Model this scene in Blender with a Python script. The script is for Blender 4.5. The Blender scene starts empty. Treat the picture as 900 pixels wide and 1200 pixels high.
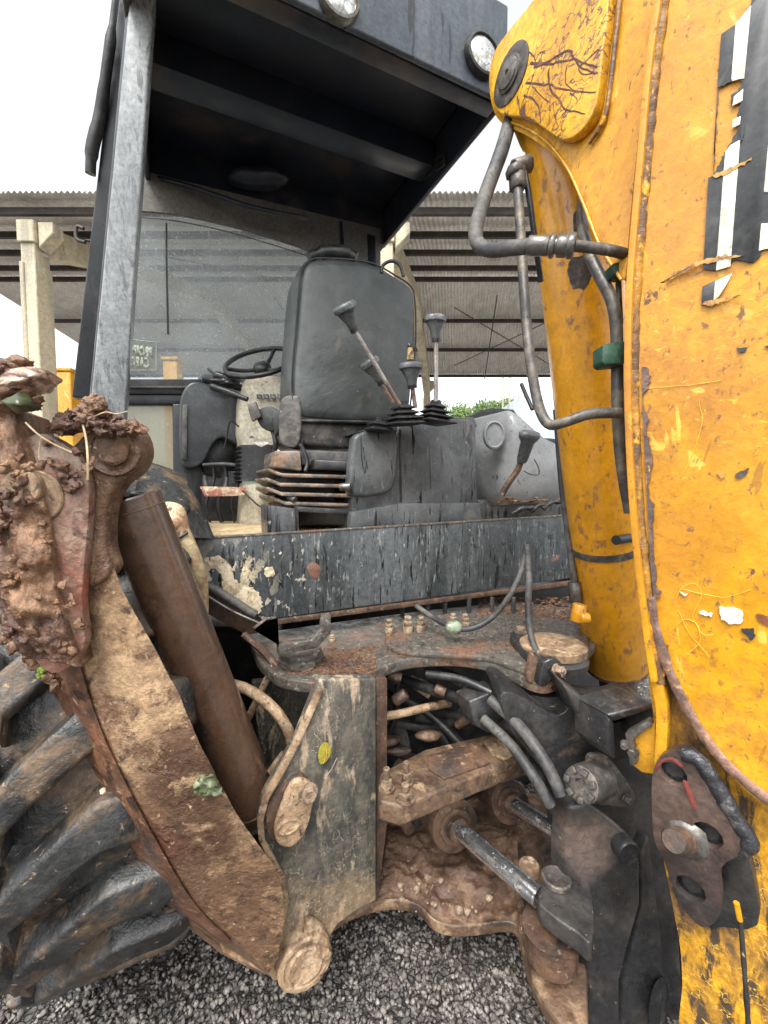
import bpy, bmesh, math, random
import numpy as np
from mathutils import Vector, Matrix, noise, Quaternion
random.seed(7); rnd = random.Random(7)
R_ = math.radians
sc = bpy.context.scene
C = sc.collection
# ------------------------------------------------------------------ camera, sky, sun, exposure
CAMZ = 1.25; PITCH = R_(3.4); FOC = 500.0          # focal length in pixels of a 900 wide picture
cd = bpy.data.cameras.new('camera'); cam = bpy.data.objects.new('camera', cd); C.objects.link(cam)
cam.location = (0, 0, CAMZ); cam.rotation_euler = (R_(90) - PITCH, 0, 0)
cd.sensor_fit = 'HORIZONTAL'; cd.sensor_width = 36; cd.lens = 36 * FOC / 900
cd.clip_start = .02; cd.clip_end = 2000
sc.camera = cam
w = bpy.data.worlds.new('World'); sc.world = w; w.use_nodes = True
wn = w.node_tree.nodes; wl = w.node_tree.links
SUN_EL, SUN_AZ = R_(58), R_(200)
sky = wn.new('ShaderNodeTexSky'); sky.sky_type = 'NISHITA'; sky.sun_disc = False
sky.sun_elevation = SUN_EL; sky.sun_rotation = SUN_AZ; sky.air_density = 1.0; sky.dust_density = 3; sky.ozone_density = 1
hs = wn.new('ShaderNodeHueSaturation'); hs.inputs['Saturation'].default_value = .12
wl.new(sky.outputs[0], hs.inputs['Color']); wl.new(hs.outputs[0], wn['Background'].inputs['Color'])
wn['Background'].inputs['Strength'].default_value = .15
sl = bpy.data.lights.new('sun', 'SUN'); sun = bpy.data.objects.new('sun', sl); C.objects.link(sun)
sl.energy = 1.2; sl.angle = R_(25); sl.color = (1, .97, .92)
sd = Vector((math.sin(SUN_AZ) * math.cos(SUN_EL), math.cos(SUN_AZ) * math.cos(SUN_EL), math.sin(SUN_EL)))
sun.rotation_euler = sd.to_track_quat('Z', 'Y').to_euler()
sc.view_settings.view_transform = 'Standard'; sc.view_settings.look = 'None'
sc.view_settings.gamma = 1; sc.view_settings.exposure = 1.5

# ------------------------------------------------------------------ picking world points on real planes
YAW = R_(25)
F = Vector((-math.sin(YAW), math.cos(YAW), 0)); Rt = Vector((math.cos(YAW), math.sin(YAW), 0)); Zz = Vector((0, 0, 1)); Yv = Vector((0, 1, 0))
CAM = Vector((0, 0, CAMZ))
_f = Vector((0, math.cos(PITCH), -math.sin(PITCH))); _u = Vector((0, math.sin(PITCH), math.cos(PITCH)))
def ray(px, py): return _f + Vector((1, 0, 0)) * ((px - 450) / FOC) + _u * ((600 - py) / FOC)
def P(px, py, Y):
    d = ray(px, py); return CAM + d * (Y / d.y)
def pl(pt, n): return (Vector(pt), Vector(n))
def VP(v): return pl(F * v, F)
def UP(u): return pl(Rt * u, Rt)
def ZP(z): return pl(Zz * z, Zz)
def PL3(a, b, c):
    a, b, c = P(*a), P(*b), P(*c); n = (b - a).cross(c - a).normalized()
    if n.dot(a - CAM) < 0: n = -n
    return (a, n)                                   # normal points away from the camera
def hit(px, py, plane):
    d = ray(px, py); p, n = plane
    return CAM + d * ((p - CAM).dot(n) / d.dot(n))
def M(u, v, z): return Rt * u + F * v + Zz * z

# ------------------------------------------------------------------ mesh helpers
def NB(): return bmesh.new()
def addv(bm, pts): return [bm.verts.new(p) for p in pts]
def poly(bm, pts, back):
    """closed prism: outline pts, extruded by vector back (or per-point list)"""
    n = len(pts); a = addv(bm, pts)
    b = addv(bm, [p + (back[i] if isinstance(back, list) else back) for i, p in enumerate(pts)])
    bm.faces.new(a); bm.faces.new(b[::-1])
    for i in range(n):
        j = (i + 1) % n; bm.faces.new((a[j], a[i], b[i], b[j]))
def box(bm, o, e1, e2, e3):
    poly(bm, [o, o + e1, o + e1 + e2, o + e2], e3)
def cbox(bm, c, ax, ay, az, sx, sy, sz):
    ax, ay, az = ax.normalized(), ay.normalized(), az.normalized()
    box(bm, c - ax * sx / 2 - ay * sy / 2 - az * sz / 2, ax * sx, ay * sy, az * sz)
def frame(d):
    d = d.normalized(); a = Vector((0, 0, 1)) if abs(d.z) < .9 else Vector((1, 0, 0))
    x = d.cross(a).normalized(); return x, d.cross(x).normalized(), d
def lathe(bm, p0, d, prof, n=24, ex=1, ey=1, fx=None):
    x, y, d = frame(d)
    if fx is not None: x = (fx - d * fx.dot(d)).normalized(); y = d.cross(x)
    rings = []
    for t, r in prof:
        if r < 1e-5: rings.append([bm.verts.new(p0 + d * t)])
        else: rings.append([bm.verts.new(p0 + d * t + x * (r * ex * math.cos(k * 2 * math.pi / n)) + y * (r * ey * math.sin(k * 2 * math.pi / n))) for k in range(n)])
    for a, b in zip(rings, rings[1:]):
        for k in range(n):
            l = (k + 1) % n
            if len(a) == 1 and len(b) == 1: continue
            if len(a) == 1: bm.faces.new((a[0], b[k], b[l]))
            elif len(b) == 1: bm.faces.new((a[l], a[k], b[0]))
            else: bm.faces.new((a[k], b[k], b[l], a[l]))
    if len(rings[0]) > 1: bm.faces.new(rings[0])
    if len(rings[-1]) > 1: bm.faces.new(rings[-1][::-1])
def cyl(bm, p0, p1, r0, r1=None, n=24, c=0):
    r1 = r0 if r1 is None else r1; L = (p1 - p0).length
    pr = [(0, r0), (L, r1)] if not c else [(0, r0 - c), (c, r0), (L - c, r1), (L, r1 - c)]
    lathe(bm, p0, p1 - p0, pr, n)
def hexa(bm, p0, p1, r): cyl(bm, p0, p1, r, n=6, c=r * .12)
def spline(pts, n=8, closed=False):
    out = []; m = len(pts); rng = range(m if closed else m - 1)
    g = (lambda i: pts[i % m]) if closed else (lambda i: pts[max(0, min(m - 1, i))])
    for i in rng:
        p0, p1, p2, p3 = g(i - 1), g(i), g(i + 1), g(i + 2)
        for k in range(n):
            t = k / n; t2 = t * t; t3 = t2 * t
            out.append(.5 * ((2 * p1) + (p2 - p0) * t + (2 * p0 - 5 * p1 + 4 * p2 - p3) * t2 + (3 * p1 - p0 - 3 * p2 + p3) * t3))
    if not closed: out.append(pts[-1])
    return out
def sp2(pts, n=6, closed=True):
    return [(q.x, q.y) for q in spline([Vector((a[0], a[1], 0)) for a in pts], n, closed)]
def tube(bm, pts, r, n=12, sm=6, jit=0, flat=1):
    if sm: pts = spline(pts, sm)
    rings = []; T = (pts[1] - pts[0]).normalized(); x, y, _ = frame(T)
    for i, p in enumerate(pts):
        t = (pts[min(i + 1, len(pts) - 1)] - pts[max(i - 1, 0)]).normalized()
        q = T.rotation_difference(t); x = q @ x; y = q @ y; T = t
        rr = r[min(len(r) - 1, int(i * len(r) / len(pts)))] if isinstance(r, list) else r
        if jit: rr *= 1 + jit * noise.noise(p * 60)
        rings.append([bm.verts.new(p + x * (rr * math.cos(k * 2 * math.pi / n)) + y * (rr * flat * math.sin(k * 2 * math.pi / n))) for k in range(n)])
    for a, b in zip(rings, rings[1:]):
        for k in range(n):
            l = (k + 1) % n; bm.faces.new((a[k], b[k], b[l], a[l]))
    bm.faces.new(rings[0]); bm.faces.new(rings[-1][::-1])
def bev(bm, w=.004, seg=2, ang=28):
    bmesh.ops.recalc_face_normals(bm, faces=bm.faces)
    es = [e for e in bm.edges if len(e.link_faces) == 2 and e.calc_face_angle(0) > R_(ang)]
    if es and w > 0:
        bmesh.ops.bevel(bm, geom=es, offset=w, offset_type='OFFSET', segments=seg, profile=.5, affect='EDGES', clamp_overlap=True)
    return bm
def rough(bm, amp, scale, octv=3, seed=0):
    bm.normal_update(); off = Vector((seed, seed * 1.7, -seed))
    mv = [(v, v.normal * (amp * noise.fractal(v.co * scale + off, 1.0, 2.0, octv))) for v in bm.verts]
    for v, d in mv: v.co += d
def grid(rows, back, sub=1, amp=0, scale=20, seed=0, octv=3, spl=True):
    """rows of world points -> front sheet (resampled), side walls and a back"""
    if sub > 1:
        rows = [spline(r, sub) if spl else [r[i].lerp(r[i + 1], k / sub) for i in range(len(r) - 1) for k in range(sub)] + [r[-1]] for r in rows]
        cols = list(zip(*rows)); cols = [spline(list(c), sub) for c in cols]; rows = list(zip(*cols))
    bm = NB(); a = [addv(bm, r) for r in rows]; nr, nc = len(a), len(a[0])
    for i in range(nr - 1):
        for j in range(nc - 1): bm.faces.new((a[i][j], a[i][j + 1], a[i + 1][j + 1], a[i + 1][j]))
    bm.normal_update()
    if amp:
        off = Vector((seed, seed * 2.3, seed * .7))
        nn = back.normalized()
        for r in a:
            for v in r:
                h = noise.fractal(v.co * scale + off, .9, 2.1, octv)
                v.co -= nn * (amp * h)
    edge = [a[0][j] for j in range(nc)] + [a[i][nc - 1] for i in range(1, nr)] + [a[nr - 1][j] for j in range(nc - 2, -1, -1)] + [a[i][0] for i in range(nr - 2, 0, -1)]
    b = addv(bm, [v.co + back for v in edge]); n = len(edge)
    for i in range(n):
        j = (i + 1) % n; bm.faces.new((edge[j], edge[i], b[i], b[j]))
    bm.faces.new(b[::-1])
    bmesh.ops.recalc_face_normals(bm, faces=bm.faces)
    return bm
def blob(bm, c, r, sub=3, amp=.35, scale=None, sq=(1, 1, 1), seed=0):
    scale = scale or 1.2 / r
    res = bmesh.ops.create_icosphere(bm, subdivisions=sub, radius=1)
    off = Vector((seed * 3.1, seed, -seed))
    for v in res['verts']:
        d = v.co.copy(); k = 1 + amp * noise.fractal(d * r * scale + off, .8, 2.2, 4) + amp * .5 * (abs(noise.noise(d * r * scale * 2.7 - off)) - .2)
        v.co = c + Vector((d.x * r * sq[0], d.y * r * sq[1], d.z * r * sq[2])) * k
WO = {}
def ob(name, bm, m, parent=None, smooth=45, kind=None):
    me = bpy.data.meshes.new(name); 
    if isinstance(bm, bmesh.types.BMesh): 
        bmesh.ops.recalc_face_normals(bm, faces=bm.faces); bm.to_mesh(me); bm.free()
    else: me = bm
    if smooth is not None:
        me.shade_smooth()
        if smooth < 180: me.set_sharp_from_angle(angle=R_(smooth))
    o = bpy.data.objects.new(name, me); C.objects.link(o)
    me.materials.append(m)
    if parent is None:
        co = np.empty(len(me.vertices) * 3, 'f'); me.vertices.foreach_get('co', co); co = co.reshape(-1, 3)
        org = Vector(((co[:, 0].min() + co[:, 0].max()) / 2, (co[:, 1].min() + co[:, 1].max()) / 2, co[:, 2].min()))
        o.location = org
    else:
        o.parent = parent; org = WO[parent.name]
    me.transform(Matrix.Translation(-org)); WO[o.name] = org.copy()
    if kind: o['kind'] = kind
    return o
def thing(name, label, cat, loc, group=None):
    o = bpy.data.objects.new(name, None); C.objects.link(o); o.location = loc; o.empty_display_size = .2
    o['label'] = label; o['category'] = cat
    if group: o['group'] = group
    WO[o.name] = Vector(loc); return o
def tag(o, label, cat, group=None, kind=None):
    o['label'] = label; o['category'] = cat
    if group: o['group'] = group
    if kind: o['kind'] = kind
    return o

# ------------------------------------------------------------------ materials
def L(h):
    """sRGB hex -> linear"""
    v = [int(h[i:i + 2], 16) / 255 for i in (0, 2, 4)]
    return tuple(x / 12.92 if x < .04045 else ((x + .055) / 1.055) ** 2.4 for x in v)
def mat(name, base, layers=(), rough=(.4, .7), rs=9, bump=(), metal=0, spec=.5, coat=0, fine=85, fa=.30):
    """layers: (kind, colour, scale, lo, hi, stretch(x,y,z), extra{rough, detail, seed, metal, amount, bump})"""
    m = bpy.data.materials.new(name); m.use_nodes = True; nt = m.node_tree; N = nt.nodes; K = nt.links
    bs = N['Principled BSDF']; tc = N.new('ShaderNodeTexCoord')
    def mapping(st, seed, rot=None):
        mp = N.new('ShaderNodeMapping'); mp.inputs['Scale'].default_value = st; mp.inputs['Location'].default_value = (seed * 1.3, seed * .7, seed * 2.1)
        src = tc.outputs['Object']
        if rot:
            mr = N.new('ShaderNodeMapping'); mr.inputs['Rotation'].default_value = rot; K.new(src, mr.inputs[0]); src = mr.outputs[0]
        K.new(src, mp.inputs[0]); return mp.outputs[0]
    def mth(op, a, b, clamp=False):
        q = N.new('ShaderNodeMath'); q.operation = op; q.use_clamp = clamp
        for i, s in enumerate((a, b)):
            if hasattr(s, 'links') or hasattr(s, 'is_linked'): K.new(s, q.inputs[i])
            else: q.inputs[i].default_value = s
        return q.outputs[0]
    def mrange(s, lo, hi, t0=0, t1=1):
        r = N.new('ShaderNodeMapRange'); r.clamp = True; K.new(s, r.inputs[0])
        for i, vv in zip((1, 2, 3, 4), (lo, hi, t0, t1)): r.inputs[i].default_value = vv
        return r.outputs[0]
    def tex(kind, scale, st, x):
        v = mapping(st, x.get('seed', len(N)), x.get('rot'))
        if kind in ('cell', 'crack', 'dots'):
            if x.get('warp', .15 if kind == 'crack' else .06):
                nz = N.new('ShaderNodeTexNoise'); nz.inputs['Scale'].default_value = scale * .9; nz.inputs['Detail'].default_value = 4
                K.new(v, nz.inputs['Vector']); mx = N.new('ShaderNodeVectorMath'); mx.operation = 'MULTIPLY_ADD'
                wv = x.get('warp', .15 if kind == 'crack' else .06) * 10 / scale
                K.new(nz.outputs['Color'], mx.inputs[0]); mx.inputs[1].default_value = (wv,) * 3; K.new(v, mx.inputs[2]); v = mx.outputs[0]
            t = N.new('ShaderNodeTexVoronoi'); t.inputs['Scale'].default_value = scale; K.new(v, t.inputs['Vector'])
            if kind == 'crack': t.feature = 'DISTANCE_TO_EDGE'
            if kind == 'cell': return N_sep(t.outputs['Color'])
            return t.outputs['Distance']
        t = N.new('ShaderNodeTexNoise'); t.inputs['Scale'].default_value = scale; t.inputs['Detail'].default_value = x.get('detail', 7)
        t.inputs['Roughness'].default_value = x.get('nr', .62); t.inputs['Distortion'].default_value = x.get('dist', .4)
        K.new(v, t.inputs['Vector']); return t.outputs[0]
    def N_sep(c):
        s = N.new('ShaderNodeSeparateColor'); K.new(c, s.inputs[0]); return s.outputs[0]
    rg = mrange(tex('noise', rs, (1, 1, 1), {'seed': 3}), .38, .62, *rough)
    # faint overall tone variation so no surface is flat
    tn = mrange(tex('noise', rs * 1.7, (1, 1, 1), {'seed': 11}), .3, .7, .78, 1.2)
    mxx = N.new('ShaderNodeMix'); mxx.data_type = 'RGBA'; mxx.blend_type = 'MULTIPLY'; mxx.inputs[0].default_value = 1
    mxx.inputs[6].default_value = (*base, 1); K.new(tn, mxx.inputs[7]); col = mxx.outputs[2]
    tf = mrange(tex('noise', fine, (1, 1, 1), {'seed': 17, 'detail': 5, 'nr': .75}), .36, .64, 1 - fa, 1 + fa)
    mx2 = N.new('ShaderNodeMix'); mx2.data_type = 'RGBA'; mx2.blend_type = 'MULTIPLY'; mx2.inputs[0].default_value = 1
    met = metal; height = None
    def addh(s):
        nonlocal height
        height = s if height is None else mth('ADD', height, s)
    for lay in layers:
        kind, c, s, lo, hi = lay[:5]; st = lay[5] if len(lay) > 5 and lay[5] else (1, 1, 1); x = lay[6] if len(lay) > 6 else {}
        mk = mrange(tex(kind, s, st, x), lo, hi)
        if 'gate' in x:
            g = x['gate']; mk = mth('MULTIPLY', mk, mrange(tex('noise', g[0], (1, 1, 1), {'seed': g[3] if len(g) > 3 else 31}), g[1], g[2]))
        if 'where' in x:                                # (centre world-object coords, radius, softness) a stain with a place
            cx, rr, ss = x['where']; vm = N.new('ShaderNodeVectorMath'); vm.operation = 'DISTANCE'
            K.new(tc.outputs['Object'], vm.inputs[0]); vm.inputs[1].default_value = cx
            mk = mth('MULTIPLY', mk, mrange(vm.outputs['Value'], rr, rr + ss, 1, 0))
        if 'zlow' in x:
            sp = N.new('ShaderNodeSeparateXYZ'); K.new(tc.outputs['Object'], sp.inputs[0]); z0, z1 = x['zlow']
            zz = mth('ADD', sp.outputs[2], mth('MULTIPLY', tex('noise', 9, (1, 1, 1), {'seed': 5}), .3))
            mk = mth('MULTIPLY', mk, mrange(zz, z0 + .15, z1 + .15, 1, 0))
        mk = mth('MULTIPLY', mk, x.get('amount', 1))
        q = N.new('ShaderNodeMix'); q.data_type = 'RGBA'; K.new(mk, q.inputs[0]); K.new(col, q.inputs[6]); q.inputs[7].default_value = (*c, 1); col = q.outputs[2]
        if 'rough' in x:
            q = N.new('ShaderNodeMix'); q.data_type = 'FLOAT'; K.new(mk, q.inputs[0]); K.new(rg, q.inputs[2]); q.inputs[3].default_value = x['rough']; rg = q.outputs[0]
        if 'metal' in x:
            q = N.new('ShaderNodeMix'); q.data_type = 'FLOAT'; K.new(mk, q.inputs[0])
            if isinstance(met, (int, float)): q.inputs[2].default_value = met
            else: K.new(met, q.inputs[2])
            q.inputs[3].default_value = x['metal']; met = q.outputs[0]
        if 'bump' in x: addh(mth('MULTIPLY', mk, x['bump']))
    for b in bump:
        s, a = b[:2]; st = b[2] if len(b) > 2 and b[2] else (1, 1, 1); kd = b[3] if len(b) > 3 else 'noise'
        addh(mth('MULTIPLY', tex(kd, s, st, {'seed': s}), a))
    K.new(col, mx2.inputs[6]); K.new(tf, mx2.inputs[7]); col = mx2.outputs[2]
    K.new(col, bs.inputs['Base Color']); K.new(rg, bs.inputs['Roughness'])
    if isinstance(met, (int, float)): bs.inputs['Metallic'].default_value = met
    else: K.new(met, bs.inputs['Metallic'])
    bs.inputs['Specular IOR Level'].default_value = spec; bs.inputs['Coat Weight'].default_value = coat; bs.inputs['Coat Roughness'].default_value = .15
    if height is not None:
        bp = N.new('ShaderNodeBump'); bp.inputs['Strength'].default_value = 1; bp.inputs['Distance'].default_value = 1
        K.new(height, bp.inputs['Height']); K.new(bp.outputs[0], bs.inputs['Normal'])
    return m
ST = (1, 1, .12)      # vertical streaks
DUST = (.42, .29, .18); MUD = (.20, .105, .06); MUDL = (.40, .25, .14); RUST = (.17, .07, .035); DARK = (.02, .018, .017)
YEL = (.63, .300, .008)
m_yel = mat('worn_yellow_paint', YEL, [
    ('noise', (.55, .225, .007), 5, .42, .62, None, {'amount': .6, 'seed': 2}),
    ('noise', (.72, .38, .03), 3.2, .45, .62, None, {'amount': .6, 'seed': 5}),
    ('noise', (.36, .15, .025), 38, .46, .66, None, {'gate': (3, .40, .56), 'rough': .5, 'seed': 8, 'amount': .75}),
    ('noise', (.42, .17, .02), 10, .3, .5, (1, 1, .5), {'amount': .75, 'seed': 41, 'where': (tuple(P(775, 470, .70) - Vector((.2, 1.4, 0))), .07, .12)}), ('noise', (.42, .17, .02), 10, .3, .5, (1, 1, .5), {'amount': .6, 'seed': 42, 'where': (tuple(P(790, 640, .70) - Vector((.2, 1.4, 0))), .05, .10)}), ('noise', (.45, .19, .03), 10, .35, .6, (1, 1, .5), {'amount': .5, 'seed': 43, 'where': (tuple(P(780, 260, .70) - Vector((.2, 1.4, 0))), .05, .12)}),
    ('noise', (.86, .50, .05), 90, .60, .66, (.35, 1, 1.6), {'gate': (4, .5, .6, 3), 'seed': 51, 'amount': .7}), ('noise', (.30, .13, .03), 120, .60, .66, (.4, 1, 1.3), {'gate': (5, .42, .55, 9), 'seed': 52, 'amount': .7}),
    ('noise', (.86, .52, .09), 26, .62, .64, (.5, 1, .03), {'rot': (0, .5, 0), 'gate': (5, .46, .54, 7), 'seed': 4, 'amount': .7, 'detail': 3}), ('noise', (.30, .13, .02), 30, .63, .65, (1, 1, .035), {'rot': (0, -.35, 0), 'gate': (5, .46, .54, 17), 'seed': 14, 'amount': .7, 'detail': 3}), ('noise', (.86, .52, .09), 24, .63, .65, (1, 1, .04), {'rot': (0, 1.2, 0), 'gate': (6, .5, .56, 27), 'seed': 24, 'amount': .6, 'detail': 3}),
    ('noise', (.20, .10, .04), 95, .60, .68, (1, 1, .6), {'rough': .8, 'seed': 9}),
    ('noise', (.13, .07, .045), 14, .68, .71, None, {'rough': .8, 'bump': -.0006, 'seed': 19})],
    rough=(.22, .5), rs=12, bump=[(70, .0007), (9, .0016)], coat=.15, fa=.12)
m_yelold = mat('scratched_old_yellow_paint', (.74, .36, .015), [
    ('noise', (.22, .12, .045), 7, .40, .56, (1, 1, .5), {'rough': .5, 'seed': 2}),
    ('noise', (.07, .045, .028), 26, .47, .58, (1.6, 1.6, .5), {'rough': .7, 'seed': 6}),
    ('crack', (.86, .5, .05), 16, .03, .008, None, {'warp': .6, 'gate': (6, .45, .55), 'seed': 3})],
    rough=(.28, .5), rs=12, bump=[(60, .002), (14, .003)], coat=.2)
m_ycyl = mat('dusty_yellow_cylinder_paint', (.70, .31, .009), [
    ('noise', (.60, .28, .015), 8, .48, .66, (1, 1, .4), {'amount': .6, 'seed': 3}),
    ('noise', (.27, .13, .05), 50, .55, .64, (1, 1, .5), {'gate': (5, .4, .55), 'rough': .7, 'seed': 5}),
    ('noise', (.14, .09, .06), 26, .73, .76, None, {'rough': .8, 'seed': 12}),
    ('noise', (.86, .5, .05), 60, .62, .68, (3, 1, .3), {'seed': 8, 'amount': .5})],
    rough=(.22, .45), bump=[(60, .0008), (10, .0015)], coat=.4, fa=.12)
m_cast = mat('oily_grey_black_casting', (.022, .022, .023), [
    ('noise', (.052, .047, .042), 7, .46, .62, None, {'rough': .5, 'seed': 3}),
    ('noise', (.10, .062, .04), 11, .60, .70, None, {'rough': .75, 'seed': 7}),
    ('noise', (.30, .24, .18), 70, .66, .72, None, {'rough': .8, 'seed': 9}),
    ('noise', (.012, .012, .012), 5, .5, .7, None, {'rough': .2, 'seed': 13}), ('noise', (.20, .13, .10), 9, .40, .60, None, {'rough': .5, 'seed': 45, 'amount': .55, 'where': (tuple(P(682, 990, .86) - Vector((.2, 1.4, 0))), .03, .06)})],
    rough=(.22, .45), rs=10, bump=[(90, .0010), (22, .002)], spec=.6)
m_blkpaint = mat('wet_faded_black_paint', (.05, .052, .055), [
    ('noise', (.115, .12, .125), 14, .45, .62, ST, {'rough': .35, 'seed': 3}),
    ('noise', (.012, .012, .013), 45, .55, .60, (1, 1, .10), {'rough': .2, 'seed': 5}),
    ('noise', (.24, .23, .21), 60, .63, .69, (1, 1, .3), {'rough': .7, 'seed': 6}),
    ('noise', (.02, .018, .016), 90, .66, .70, None, {'rough': .6, 'seed': 8})],
    rough=(.22, .5), rs=14, bump=[(60, .0014, (1, 1, .3)), (14, .002)], spec=.6)
m_panel = None
m_plastic = mat('wet_grey_moulded_plastic', (.052, .056, .058), [
    ('noise', (.11, .115, .117), 6, .45, .65, None, {'seed': 2}),
    ('noise', (.012, .012, .013), 60, .59, .63, (1, 1, .10), {'rough': .12, 'seed': 5, 'gate': (4, .34, .48)}), ('noise', (.16, .165, .16), 70, .60, .70, (1, 1, .3), {'rough': .5, 'seed': 25}),
    ('noise', (.34, .34, .33), 90, .67, .72, None, {'rough': .6, 'seed': 7}),
    ('noise', (.22, .19, .15), 5, .58, .75, None, {'rough': .6, 'seed': 12, 'amount': .6})],
    rough=(.25, .5), bump=[(160, .0004), (9, .003)], fa=.14)
m_vinyl = mat('seat_black_vinyl', (.046, .052, .050), [
    ('noise', (.078, .087, .084), 4, .45, .65, None, {'seed': 4}),
    ('noise', (.26, .27, .25), 40, .70, .75, None, {'seed': 7, 'amount': .6}),
    ('noise', (.18, .15, .11), 9, .62, .75, None, {'seed': 8, 'amount': .4})],
    rough=(.30, .44), bump=[(420, .0002), (3.2, .012)], fa=.05)
m_seatold = mat('worn_seat_cushion_cover', (.045, .045, .043), [
    ('noise', (.15, .13, .11), 9, .46, .62, None, {'seed': 4}), ('noise', (.28, .24, .2), 60, .62, .7, None, {'seed': 9})],
    rough=(.4, .7), bump=[(40, .003)])
m_postgrey = mat('wet_grey_painted_post', (.22, .235, .24), [
    ('noise', (.33, .345, .35), 8, .45, .62, ST, {'seed': 3}),
    ('noise', (.15, .16, .165), 70, .54, .62, (1, 1, .15), {'rough': .08, 'seed': 5}),
    ('noise', (.07, .06, .05), 80, .67, .72, None, {'seed': 7})],
    rough=(.2, .4), bump=[(38, .0016, (1, 1, .15)), (120, .0004)], spec=.6)
m_navy = mat('dark_navy_roof_paint', (.012, .018, .031), [
    ('noise', (.022, .026, .036), 4, .4, .65, None, {'seed': 2}),
    ('noise', (.15, .105, .065), 1.7, .50, .70, (1, 1, 1), {'rough': .6, 'seed': 21, 'amount': .75})],
    rough=(.3, .5), bump=[(6, .004), (90, .0004)], fa=.06)
m_fascia = mat('roof_fascia_paint', (.05, .064, .078), [
    ('noise', (.085, .10, .115), 7, .45, .6, ST, {'seed': 2}), ('noise', (.02, .025, .03), 30, .58, .64, (1, 1, .12), {'seed': 5, 'rough': .2})],
    rough=(.35, .55), bump=[(30, .001, ST)])
m_blk = mat('black_rubber_and_trim', (.013, .013, .014), [('noise', (.04, .04, .038), 20, .5, .65, None, {'seed': 3}), ('noise', (.13, .11, .09), 80, .66, .72, None, {'seed': 6})],
    rough=(.3, .55), bump=[(60, .001)])
m_hose = mat('grey_dusty_hydraulic_hose', (.032, .032, .034), [('noise', (.10, .093, .083), 12, .45, .62, None, {'rough': .7, 'seed': 3}), ('noise', (.02, .02, .02), 60, .6, .64, (1, 1, .4), {'seed': 6})],
    rough=(.4, .65), bump=[(90, .0012)])
m_pipe = mat('bare_steel_pipe', (.075, .072, .07), [('noise', (.17, .145, .11), 20, .45, .62, None, {'rough': .6, 'seed': 3}), ('noise', (.09, .06, .04), 50, .62, .68, None, {'rough': .8, 'seed': 6})],
    rough=(.3, .5), metal=.35, bump=[(110, .0007)])
m_steel = mat('greasy_zinc_steel', (.17, .16, .145), [('noise', (.09, .08, .07), 25, .45, .6, None, {'rough': .55, 'seed': 2}), ('noise', (.12, .07, .04), 60, .6, .68, None, {'rough': .8, 'seed': 5})],
    rough=(.25, .45), metal=.6, bump=[(120, .0006)])
m_chrome = mat('chromed_rod_with_grease', (.80, .82, .84), [('noise', (.03, .03, .03), 16, .60, .68, (1, 1, 1), {'rough': .25, 'metal': .3, 'seed': 4}),
    ('noise', (.2, .15, .11), 70, .6, .66, None, {'rough': .8, 'metal': 0, 'seed': 9})], rough=(.1, .25), metal=.95, bump=[(50, .0006)])
m_rustm = mat('rust_brown_steel', (.085, .05, .035), [('noise', (.15, .085, .05), 10, .45, .6, None, {'seed': 2}), ('noise', (.045, .035, .03), 14, .5, .64, None, {'rough': .35, 'seed': 5}),
    ('noise', (.30, .20, .12), 60, .6, .7, None, {'rough': .85, 'seed': 7})], rough=(.35, .65), bump=[(60, .0018), (14, .003)])
m_camcyl = mat('rust_brown_wet_cylinder', (.080, .043, .026), [('noise', (.125, .070, .043), 7, .42, .6, (1, 1, .5), {'seed': 2}), ('noise', (.04, .026, .02), 9, .52, .68, None, {'rough': .3, 'seed': 5}),
    ('noise', (.33, .24, .17), 90, .67, .72, None, {'rough': .85, 'seed': 7})], rough=(.18, .42), bump=[(60, .0010), (14, .0016)], coat=.6, fa=.18)
m_arm = mat('mud_coated_steel_leg', (.20, .115, .06), [
    ('noise', (.38, .25, .14), 5, .46, .58, None, {'seed': 2}), ('noise', (.13, .075, .04), 13, .54, .64, None, {'seed': 33}),
    ('noise', (.15, .085, .05), 4.2, .49, .53, None, {'rough': .3, 'seed': 14, 'bump': -.002}),
    ('noise', (.085, .045, .026), 13, .38, .42, None, {'rough': .3, 'seed': 23, 'where': (tuple(P(222, 915, .70) - Vector((.2, 1.4, 0))), .055, .05)}), ('noise', (.085, .045, .026), 13, .36, .42, None, {'rough': .3, 'seed': 24, 'where': (tuple(P(238, 985, .72) - Vector((.2, 1.4, 0))), .04, .05)}), ('noise', (.10, .052, .03), 9, .40, .56, None, {'rough': .4, 'seed': 27, 'where': (tuple(P(130, 640, .70) - Vector((.2, 1.4, 0))), .14, .10)}), ('noise', (.11, .045, .028), 9, .44, .52, None, {'rough': .3, 'seed': 29, 'where': (tuple(P(95, 830, .72) - Vector((.2, 1.4, 0))), .05, .05)}), ('noise', (.11, .045, .028), 9, .44, .52, None, {'rough': .3, 'seed': 29, 'where': (tuple(P(165, 985, .74) - Vector((.2, 1.4, 0))), .05, .06)}),
    ('noise', (.07, .04, .025), 34, .56, .66, None, {'seed': 8}), ('noise', (.42, .30, .18), 70, .62, .7, None, {'seed': 5})],
    rough=(.6, .9), bump=[(34, .007), (9, .007), (120, .002)])
m_mud = mat('clotted_wet_red_mud', (.14, .070, .036), [('noise', (.27, .15, .08), 16, .45, .62, None, {'seed': 2}), ('noise', (.09, .045, .03), 11, .5, .62, None, {'rough': .28, 'seed': 6}),
    ('noise', (.34, .23, .15), 70, .64, .7, None, {'rough': .8, 'seed': 8})], rough=(.18, .6), rs=30, bump=[(60, .005), (170, .0025)])
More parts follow.
